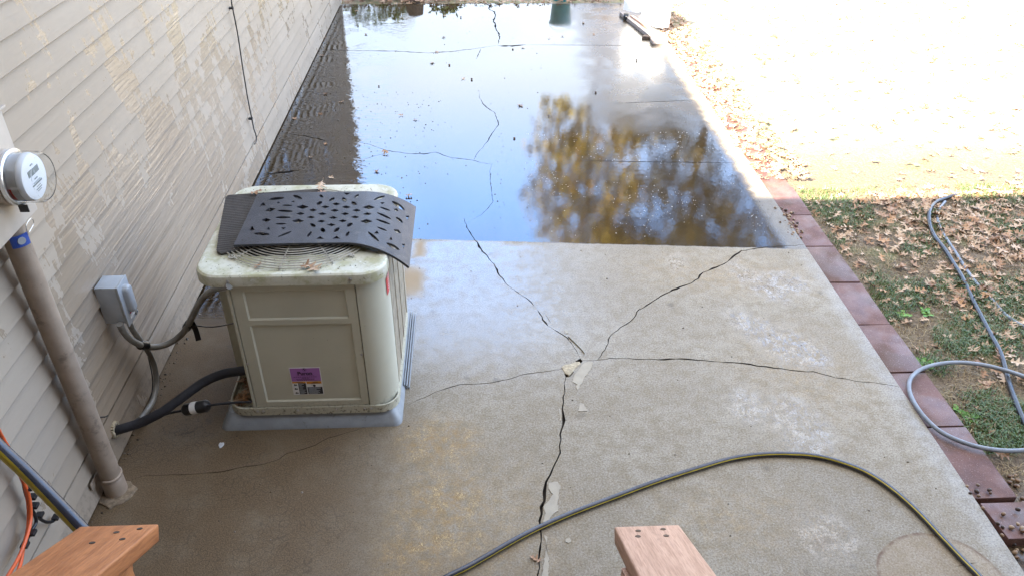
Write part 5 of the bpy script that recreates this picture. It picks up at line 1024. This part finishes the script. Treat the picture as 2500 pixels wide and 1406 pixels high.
# ================================================================== paver border
pb = thing('paver_border', 'row of dark red concrete pavers along the right edge of the patio', 'paver edging', (2.16, 2.2, -.06))
ybs = [2.18, 2.606, 2.997, 3.40, 3.81, 4.22, 4.622] + [5.03 + .405 * k for k in range(13)]
def paver_mesh(L_):
    bm = BM(); box(bm, (-.095, -L_ / 2, -.07), (.095, L_ / 2, 0), .006); bmesh.ops.recalc_face_normals(bm, faces=bm.faces)
    me_ = bpy.data.meshes.new('paver'); bm.to_mesh(me_); bm.free(); me_.materials.append(M['paver'])
    for q in me_.polygons: q.use_smooth = True
    me_.set_sharp_from_angle(angle=R(50)); return me_
pme = paver_mesh(.398)
for a, b in zip(ybs, ybs[1:]):
    o = bpy.data.objects.new('paver', pme); COL.objects.link(o); o.parent = pb
    o.location = Vector((2.164 + rnd.uniform(-.006, .006), (a + b) / 2, -.014 + rnd.uniform(-.005, .004))) - BASE[pb.name]
    o.scale = (1, (b - a - .006) / .398, 1); o.rotation_euler = (R(rnd.uniform(-.8, .8)), R(rnd.uniform(-1, 1)), R(rnd.uniform(-.8, .8)))
o = bpy.data.objects.new('paver', pme); COL.objects.link(o); o.parent = pb
o.location = Vector((2.285, 2.075, -.024)) - BASE[pb.name]; o.rotation_euler = (R(5), R(2), R(90 + 4))

# ================================================================== far corner: white panels on weathered boards
wpn = thing('white_panels', 'tall white panels standing on grey boards at the far right corner of the patio', 'panel', (1.93, 8.95, 0))
def curved_panel(pts, z0f, h, th=.012):
    bm = BM(); n = len(pts); rows_ = []
    for j in range(7):
        t_ = j / 6
        rows_.append([bm.verts.new((p[0] + .02 * t_, p[1] + .03 * t_, z0f(i / (n - 1)) * (1 - t_) + h * t_)) for i, p in enumerate(pts)])
    for a, b in zip(rows_, rows_[1:]):
        for i in range(n - 1): bm.faces.new((a[i], a[i + 1], b[i + 1], b[i]))
    r2 = bmesh.ops.extrude_face_region(bm, geom=bm.faces[:]); bmesh.ops.translate(bm, verts=[q for q in r2['geom'] if isinstance(q, bmesh.types.BMVert)], vec=(0, th, 0)); return bm
build('panel', curved_panel([(1.752, 9.42), (1.80, 9.36), (1.88, 9.32), (1.97, 9.33), (2.06, 9.38)], lambda s: .045 + .05 * (s - .3) ** 2, .62), M['white'], wpn, 40)
build('panel', curved_panel([(1.885, 9.02), (1.92, 8.86), (1.98, 8.74), (2.06, 8.68), (2.13, 8.70)], lambda s: .05 + .03 * (s - .5) ** 2, .50), M['white'], wpn, 40)
def board(name, label, c, L_, w_, h_, ang, z=0., mat=None, cat='board'):
    bm = BM(); box(bm, (-w_ / 2, -L_ / 2, 0), (w_ / 2, L_ / 2, h_), .004, Matrix.Translation((c[0], c[1], z)) @ Matrix.Rotation(R(ang), 4, 'Z')); return tag(build(name, bm, mat or M['lumber']), label, cat)
board('timber_board', 'weathered grey board lying lengthwise under the white panels', (1.825, 8.86), 1.06, .05, .04, 11)
board('timber_block', 'short grey timber block at the near end of the long board', (1.955, 8.33), .09, .17, .045, 5)
board('timber_board', 'split piece of pale board leaning beside the long grey board', (1.895, 8.80), .75, .035, .055, 14, .002, M['cedar2'])
bm = BM(); cyl(bm, (1.72, 9.21, .035), (1.775, 9.20, .035), .035, 14); cyl(bm, (1.735, 9.15, .012), (1.74, 9.14, .05), .012, 8); tag(build('caster_wheel', bm, M['blackp'], None, 40), 'small dark wheel lying at the far end of the grey board', 'wheel')
bm = BM(); prism(bm, [(1.80, 8.47), (1.87, 8.44), (1.89, 8.50), (1.83, 8.53)], .001, .03, .006); tag(build('bark_scrap', bm, M['bark']), 'dark scrap of bark and debris beside the timber block', 'debris')
# ================================================================== leaves, acorns, grass, debris
def leaf_mesh(seed, L_=1.0):
    r_ = random.Random(seed); half = [(.012, 0), (.014, .14), (.05, .20), (.22, .235), (.26, .29), (.07, .345), (.09, .42), (.30, .52), (.34, .60), (.20, .60), (.08, .61), (.07, .68), (.20, .80), (.17, .84), (.05, .86), (.0, 1.0)]
    v = []; f = []; a1, a2, a3 = r_.uniform(-.25, .5), r_.uniform(.1, .9), r_.uniform(-.3, .3)
    def zf(x, y): return a2 * x * x * 1.6 + a1 * (y - .5) ** 2 + a3 * x * (y - .4) + .05 * math.sin(9 * y + seed) * abs(x) * 4
    for sgn in (1, -1):
        jx = [(x * r_.uniform(.8, 1.2), y + r_.uniform(-.02, .02)) for x, y in half]
        base = len(v)
        for x, y in jx: v.append((0, y, zf(0, y))); v.append((sgn * x, y, zf(sgn * x, y)))
        for i in range(len(jx) - 1):
            q = (base + 2 * i, base + 2 * i + 1, base + 2 * i + 3, base + 2 * i + 2); f.append(q if sgn > 0 else q[::-1])
    v += [(-.008, -.22, .02), (.008, -.22, .02)]; f.append((0, len(v) - 2, len(v) - 1))
    v = [((x) * L_, (y - .45) * L_, z * L_) for x, y, z in v]
    return v, f
LV = [leaf_mesh(s) for s in range(7)]
LME = []
for v, f in LV:
    me_ = bpy.data.meshes.new('fallen_leaf'); me_.from_pydata(v, [], f); me_.materials.append(M['leaf']); LME.append(me_)
def lift(v, rot, s):
    return -min((rot @ Vector(p)).z * s for p in v)
def put_leaf(x, y, z, s, label, group, tilt=14, k=None):
    k = rnd.randrange(len(LME)) if k is None else k
    e = (R(rnd.uniform(-tilt, tilt)), R(rnd.uniform(-tilt, tilt)) + (PI if rnd.random() < .3 else 0), rnd.uniform(0, 2 * PI))
    o = bpy.data.objects.new('fallen_leaf', LME[k]); COL.objects.link(o)
    from mathutils import Euler
    rot = Euler(e).to_matrix(); o.rotation_euler = e; o.scale = (s, s, s)
    o.location = (x, y, z + lift(LV[k][0], rot, s) * .75 + .001); tag(o, label, 'leaf', group); return o
for i, p in enumerate(D['pleaf']):
    put_leaf(p[0], p[1], .001, rnd.uniform(.045, .075), 'small dry brown oak leaf lying on the wet patio concrete', 'dry leaves scattered on the patio', 12)
for (x, y, z, s, lb_) in ((-.665, 2.745, LZ + .003, .10, 'large orange brown oak leaf on the front edge of the condenser lid'), (-.70, 2.755, LZ + .006, .07, 'brown leaf tucked against the large orange leaf on the condenser lid'), (-.895, 2.765, LZ + .003, .05, 'dark curled leaf below the ribbed mat on the condenser lid'), (-1.03, 3.36, LZ + .03, .075, 'orange leaf on the fan guard behind the ribbed mat'), (-.735, 3.42, LZ + .028, .085, 'brown leaf on the back rim of the fan guard'), (-.72, 3.345, LZ + .03, .06, 'thin twisted leaf on the fan guard behind the perforated mat')):
    put_leaf(x, y, z, s, lb_, None, 10)
for k in range(26):
    x = rnd.uniform(-1.125, -1.045); y = rnd.uniform(2.76, 2.93); put_leaf(x, y, .088 + rnd.uniform(0, .02), rnd.uniform(.05, .075), 'dead brown leaf packed in the corner of the condenser base pan', 'dead leaves in the condenser base', 30)
# lawn leaves: density follows the photograph (thick to the right and at the back)
def dens(x, y):
    d = .25 + .75 * max(0, min(1, (x - 2.5) / .55)) + .25 * max(0, min(1, (y - 4.0) / .6))
    d += .55 * noise.noise(Vector((x * 2.2, y * 2.2, 9)))
    if y < 2.9: d *= .35
    return d
cnt = 0; cand = []
while cnt < 285:
    x, y = rnd.uniform(2.32, 3.95), rnd.uniform(2.1, 4.95)
    if x > 2.35 + (y - 1.6) * .52 + .25: continue
    if rnd.random() < dens(x, y) * .85:
        put_leaf(x, y, lawn_z(x, y) + rnd.uniform(.006, .022), rnd.uniform(.055, .105), 'tan dry oak leaf lying on the grass right of the pavers', 'fallen oak leaves on the grass', 24); cnt += 1
def leaf_stuff(name, n, fn, smin, smax, parent=None):
    v = []; f = []
    for _ in range(n):
        x, y, z = fn(); lv, lf = LV[rnd.randrange(7)]; s = rnd.uniform(smin, smax)
        rot = Matrix.Rotation(rnd.uniform(0, 2 * PI), 3, 'Z') @ Matrix.Rotation(R(rnd.uniform(-28, 28)), 3, 'X') @ Matrix.Rotation(R(rnd.uniform(-28, 28)), 3, 'Y')
        b = len(v); v += [tuple(rot @ Vector(p) * s + Vector((x, y, z))) for p in lv]; f += [tuple(i + b for i in q) for q in lf]
    o = pydata(name, v, f, M['leafs'], None, 'stuff'); return o
def fl1():
    while 1:
        x, y = rnd.uniform(2.3, 8.5), rnd.uniform(2.6, 13)
        if y < 4.95 and rnd.random() > dens(x, y) * .8: continue
        return x, y, lawn_z(x, y) + rnd.uniform(.006, .03)
leaf_stuff('leaf_litter', 2600, fl1, .05, .11)
def fl0():
    while 1:
        x, y = rnd.uniform(2.3, 4.1), rnd.uniform(2.3, 4.95)
        if rnd.random() < dens(x, y) * .9: return x, y, lawn_z(x, y) + rnd.uniform(.004, .02)
leaf_stuff('leaf_litter', 1000, fl0, .05, .10)
leaf_stuff('leaf_litter', 1500, lambda: (rnd.uniform(2.04, 2.45), rnd.uniform(5.15, 9.9), -.008 + rnd.random() * .01), .05, .09)  # pale leaves added over the sunlit pavers to wash them out white
leaf_stuff('leaf_litter', 1500, lambda: (rnd.uniform(-1.6, 2.3), 9.95 + rnd.random() ** 1.6 * 2.0, rnd.uniform(-.02, .05)), .06, .11)
# acorns
abm = BM(); lathe(abm, [(.0001, 0), (.0045, .0008), (.0075, .004), (.0088, .009), (.0082, .014), (.0055, .0185), (.001, .021)], (0, 0, 0), 'z', 10)
for f in abm.faces: f.smooth = True
ame = bpy.data.meshes.new('acorn'); abm.to_mesh(ame); abm.free(); ame.materials.append(M['acorn'])
apts = [(x, y, .002, 'dark acorn lying on the wet concrete of the patio', 'acorns on the wet patio') for x, y in ((-.15, 9.3), (-.24, 7.68), (-.03, 7.27), (.41, 8.14), (1.25, 9.05), (-.88, 7.1), (.62, 6.35), (1.1, 6.9), (.3, 5.9), (1.62, 7.75))]
apts += [(p[0], p[1], -.012, 'acorn in the cluster between the patio edge and the far paver', 'acorns at the far paver') for p in D['acl']]
for k in range(28):
    b_ = rnd.choice(D['acl']); apts.append((b_[0] + rnd.gauss(0, .022), b_[1] + rnd.gauss(0, .045), -.012 + rnd.uniform(0, .006), 'acorn in the cluster between the patio edge and the far paver', 'acorns at the far paver'))
apts += [(p[0], p[1], None, 'acorn on the mud by the near end of the pavers', 'acorns on the near mud') for p in D['acl2']]
for k in range(40):
    x, y = rnd.uniform(2.09, 2.6), rnd.uniform(1.7, 2.5)
    if x < 2.28 and y > 2.15: continue
    apts.append((x, y, None, 'acorn on the mud by the near end of the pavers', 'acorns on the near mud'))
for x, y, z, lb_, gr_ in apts:
    if z is None: z = lawn_z(x, y) + .004 if (x > 2.27 or y < 1.98) else -.006
    o = bpy.data.objects.new('acorn', ame); COL.objects.link(o); s = rnd.uniform(.75, 1.15); o.scale = (s, s, s)
    o.location = (x, y, z + .006); o.rotation_euler = (R(90 + rnd.uniform(-15, 15)), 0, rnd.uniform(0, 6.28)); tag(o, lb_, 'acorn', gr_)
# grass
def blades(name, n, fn, h0, h1, w, mat, flat=.5):
    v = []; f = []
    for _ in range(n):
        x, y = fn(); z = lawn_z(x, y) - .004; a = rnd.uniform(0, 2 * PI); h = rnd.uniform(h0, h1); ln = rnd.uniform(.15, 1) * flat * h * 2; ww = w * rnd.uniform(.6, 1.2)
        dx, dy = math.cos(a), math.sin(a); px_, py_ = -dy * ww, dx * ww; b = len(v)
        v += [(x - px_, y - py_, z), (x + px_, y + py_, z), (x + dx * ln * .45 + px_ * .8, y + dy * ln * .45 + py_ * .8, z + h * .75), (x + dx * ln * .45 - px_ * .8, y + dy * ln * .45 - py_ * .8, z + h * .75), (x + dx * ln, y + dy * ln, z + h * (1 - .35 * flat))]
        f += [(b, b + 1, b + 2, b + 3), (b + 3, b + 2, b + 4)]
    return pydata(name, v, f, mat, None, 'stuff')
def gfn(th, sc=2.6, off=0, xmax=5.2):
    def fn():
        while 1:
            y = rnd.uniform(1.9, 5.05); x = rnd.uniform(2.27, min(xmax, 2.9 + (y - 1.6) * .62))
            k = noise.noise(Vector((x * sc, y * sc, off))) + .35 * noise.noise(Vector((x * 7, y * 7, off + 3)))
            if y < 2.45: k -= .35
            if k > th + rnd.uniform(-.12, .12): return x, y
    return fn
blades('grass', 26000, gfn(.03), .015, .05, .0021, M['grass'], .8)
blades('dry_grass', 26000, gfn(-.25, 3.4, 20), .008, .030, .0017, M['straw'], 1.6)
for (x, y) in D['tuft'][1:]:
    bm = BM()
    for k in range(rnd.randrange(6, 11)):
        a = rnd.uniform(0, 6.28); L_ = rnd.uniform(.025, .05); w_ = L_ * .32; d = Vector((math.cos(a), math.sin(a), rnd.uniform(.3, .9))).normalized(); s = Vector((-math.sin(a), math.cos(a), 0)); p = Vector((x + rnd.uniform(-.02, .02), y + rnd.uniform(-.02, .02), lawn_z(x, y)))
        q = [p, p + d * L_ * .4 + s * w_, p + d * L_ * .8 + s * w_ * .7, p + d * L_ - Vector((0, 0, .006)), p + d * L_ * .8 - s * w_ * .7, p + d * L_ * .4 - s * w_]
        bm.faces.new([bm.verts.new(c_) for c_ in q])
    tag(build('weed', bm, M['weed']), 'small bright green broadleaf weed growing beside the pavers', 'weed', 'green weeds along the paver border')
# debris on the concrete
def debris(name, n, fn, s0, s1):
    v = []; f = []
    for _ in range(n):
        x, y, z = fn(); s = rnd.uniform(s0, s1) * rnd.uniform(.5, 1); b = len(v); a = rnd.uniform(0, 6.28); e = rnd.uniform(.35, 1)
        for k in range(5):
            t_ = a + k * 2 * PI / 5; rr2 = s * rnd.uniform(.6, 1.1); v.append((x + rr2 * math.cos(t_), y + rr2 * math.sin(t_) * e, z))
        v.append((x, y, z + s * .7)); f += [(b + k, b + (k + 1) % 5, b + 5) for k in range(5)]
    return pydata(name, v, f, M['debris'], None, 'stuff')
def dfn():
    r_ = rnd.random()
    if r_ < .45: return rnd.uniform(-1.5, -.3), rnd.uniform(3.7, 7.0), .0005
    if r_ < .7: return rnd.uniform(.1, 2.0), rnd.uniform(4.4, 6.2), .0005
    return rnd.uniform(-1.5, 2.0), rnd.uniform(1.8, 9.8), .0005
debris('patio_grit', 900, dfn, .003, .009)
M['sparkle'] = plain('sparkle', (.62, .62, .60), .3, bump=0)  # white for flecks that stand in for sparkles on the wet film
def sparkle_fn():
    while 1:
        x, y = rnd.uniform(.35, 1.9), rnd.uniform(4.35, 6.0)
        if noise.noise(Vector((x * 2.2, y * 2.2, 40))) > rnd.uniform(-.25, .35): return x, y, .0003
fo_ = debris('sparkle_flecks', 520, sparkle_fn, .002, .006); fo_.data.materials[0] = M['sparkle']
debris('wall_foot_grit', 420, lambda: (-1.585 + abs(rnd.gauss(0, .035)), rnd.uniform(2.0, 9.8), .0005), .004, .012)
debris('lid_grit', 110, lambda: (rnd.uniform(-1.13, -.42), rnd.choice((rnd.uniform(2.73, 2.83), rnd.uniform(3.4, 3.48))), LZ - .0008), .002, .005)
debris('mat_grit', 130, lambda: (rnd.uniform(-1.0, -.55), rnd.uniform(2.89, 3.31), LZ + .0425), .0015, .0045)
bm = BM(); prism(bm, [(-1.165 + .012 * math.cos(a_), 2.607 + .016 * math.sin(a_) * (1 + .3 * math.sin(3 * a_))) for a_ in np.linspace(0, 2 * PI, 12)[:-1]], .0005, .004, .002); tag(build('paint_chip', bm, M['mgrey']), 'small pale paint chip on the concrete left of the pad', 'paint chip')
# far bed: bushes, stump, bucket
def leaf_cloud(bm, c, r_, n, L_, w_):
    for k in range(n):
        d = Vector((rnd.gauss(0, 1), rnd.gauss(0, 1), rnd.gauss(0, 1))).normalized(); p = Vector(c) + Vector((d.x * r_[0], d.y * r_[1], d.z * r_[2])) * rnd.uniform(.3, 1) ** .5
        t_ = Vector((rnd.gauss(0, 1), rnd.gauss(0, 1), rnd.gauss(0, .6))).normalized(); s = t_.cross(Vector((rnd.gauss(0, 1), rnd.gauss(0, 1), rnd.gauss(0, 1)))).normalized(); L2 = L_ * rnd.uniform(.6, 1.2)
        bm.faces.new([bm.verts.new(q) for q in (p, p + t_ * L2 * .5 + s * w_, p + t_ * L2, p + t_ * L2 * .5 - s * w_)])
for x, y, rr3, lb_ in ((-1.32, 10.30, (.28, .3, .22), 'low yellow green bush at the far end of the house wall'), (-.98, 10.34, (.2, .25, .16), 'small green shrub between the yellow green bush and the stump'), (-.35, 10.40, (.22, .28, .14), 'leafy green plant right of the tree stump beyond the patio')):
    th = thing('bush', lb_, 'bush', (x, y, 0)); bm = BM(); leaf_cloud(bm, (x, y, rr3[2] * .8), rr3, 420, .075, .016); build('foliage', bm, M['hosta'], th)
    bm = BM()
    for k in range(6): tube(bm, [(x + rnd.uniform(-.04, .04), y, -.05), (x + rnd.uniform(-.15, .15), y + rnd.uniform(-.15, .15), rr3[2])], .005, 5)
    build('stem', bm, M['twig'], th)
bm = BM(); tube(bm, [(-.72, 10.16, -.06), (-.72, 10.16, .05), (-.72, 10.17, .19)], lambda t_: .13 - .03 * t_, 14); tag(build('tree_stump', bm, M['bark'], None, 40), 'brown tree stump in the leaf litter beyond the patio', 'stump')
bk = thing('bucket', 'teal plastic bucket standing in the leaves beyond the patio', 'bucket', (1.10, 10.17, -.03))
bm = BM(); lathe(bm, [(.10, -.03), (.108, .02), (.135, .30), (.141, .30), (.141, .315), (.128, .315), (.10, .0), (.0001, -.01)], (1.10, 10.17, 0), 'z', 28); build('bucket_body', bm, M['teal'], bk, 40)
bm = BM(); tube(bm, [(1.10 + .143 * math.cos(a_), 10.17 + .02, .30 + .12 * math.sin(a_)) for a_ in np.linspace(0, PI, 12)], .003, 6); build('handle', bm, M['steel'], bk)
# ================================================================== trees beyond (seen mirrored in the wet concrete)
def tree(label, x, y, h, tr, clumps, n, lsz, mat, group=None):
    th = thing('tree', label, 'tree', (x, y, 0), group)
    bm = BM(); tube(bm, spline([(x, y, -.2), (x + .1, y, h * .3), (x - .1, y + .1, h * .6), (x, y, h * .92)], 4), lambda t_: tr * (1 - .85 * t_), 9)
    for c, r_ in clumps:
        z0 = min(h * .8, max(h * .25, c[2] - 1.2)); tube(bm, spline([(x, y, z0), ((x + c[0]) / 2, (y + c[1]) / 2, (z0 + c[2]) / 2 + .3), c], 4), lambda t_: tr * .35 * (1 - .8 * t_), 6)
        for k in range(4):
            e = Vector(c) + Vector((rnd.uniform(-1, 1) * r_[0], rnd.uniform(-1, 1) * r_[1], rnd.uniform(-1, 1) * r_[2])); tube(bm, [c, tuple((Vector(c) + e) / 2 + Vector((0, 0, .1))), tuple(e)], .02, 4)
    build('trunk', bm, M['bark'], th)
    bm = BM(); tot = sum(r_[0] * r_[2] for c, r_ in clumps)
    for c, r_ in clumps:
        m_ = max(3, int(n / 40 * r_[0] * r_[2] / tot))
        for k in range(m_):
            d = Vector((rnd.gauss(0, 1), rnd.gauss(0, 1), rnd.gauss(0, 1))).normalized() * rnd.random() ** .4
            leaf_cloud(bm, (c[0] + d.x * r_[0], c[1] + d.y * r_[1], c[2] + d.z * r_[2]), (.38, .38, .28), 40, lsz, lsz * .3)
    build('crown', bm, mat, th); return th
tree('golden leaved tree mirrored in the middle of the wet patio', 2.6, 16.5, 7.6, .08, [((2.0, 16.2, 4.6), (.8, 1, .9)), ((3.0, 16.2, 5.6), (1.1, 1, 1.0)), ((2.3, 16, 6.9), (1.0, 1, .9)), ((3.4, 16.6, 4.2), (.8, 1, .7)), ((3.3, 16.2, 7.4), (1.0, 1, .8)), ((1.6, 16.2, 5.9), (.5, .7, .5))], 6200, .15, M['gold'])
tree('dark olive brown tree mirrored right of the golden reflection', 5.2, 16.5, 9, .2, [((4.6, 16, 6.0), (1.3, 1.2, 1.3)), ((6.0, 16, 6.8), (1.4, 1.2, 1.3)), ((5.2, 16, 8.2), (1.5, 1.2, 1.1)), ((4.4, 16, 4.2), (.9, 1, .9)), ((6.9, 16.4, 5.0), (1.1, 1, 1.0)), ((3.9, 16.2, 7.6), (.8, .9, .8)), ((7.4, 16.2, 8.0), (1.1, 1, 1))], 10000, .15, M['olive'])
for i, (x, y, h, c) in enumerate(((-5.6, 34, 7.0, 'olive'), (-3.4, 36, 7.6, 'olive'), (2.0, 38, 7.4, 'olive'), (-8.5, 33, 7.2, 'gold'), (4.2, 36, 7.6, 'olive'))):
    tree('distant autumn tree on the skyline, mirrored at the far end of the patio', x, y, h, .2, [((x, y, h * .6), (.9, .9, 1.6)), ((x + .5, y, h * .85), (.6, .6, .8))], 900, .25, M[c], 'distant trees beyond the yard')
nb = thing('neighbour_house', 'pale sunlit neighbouring house mirrored at the right side of the wet patio', 'house', (9, 27, 0))
bm = BM(); box(bm, (4.6, 26, -.2), (14, 33, 4.6)); build('wall', bm, plain('neighbour_siding', (.42, .37, .32), .7), nb)
bm = BM(); slab(bm, [(4.1, 25.5, 4.6), (14.5, 25.5, 4.6), (14.5, 29.5, 6.6), (4.1, 29.5, 6.6)], .15); slab(bm, [(4.1, 29.5, 6.6), (14.5, 29.5, 6.6), (14.5, 33.5, 4.6), (4.1, 33.5, 4.6)], .15); build('roof', bm, plain('neighbour_roof', (.20, .17, .15), .9), nb)
for x in (6.0, 8.2, 11):
    bm = BM(); box(bm, (x, 25.95, 2.2), (x + 1.0, 26.02, 3.6)); w_ = build('window', bm, M['soffit'], nb); bm = BM(); box(bm, (x + .08, 25.93, 2.28), (x + .92, 25.948, 3.52)); build('pane', bm, M['lcd'], w_)
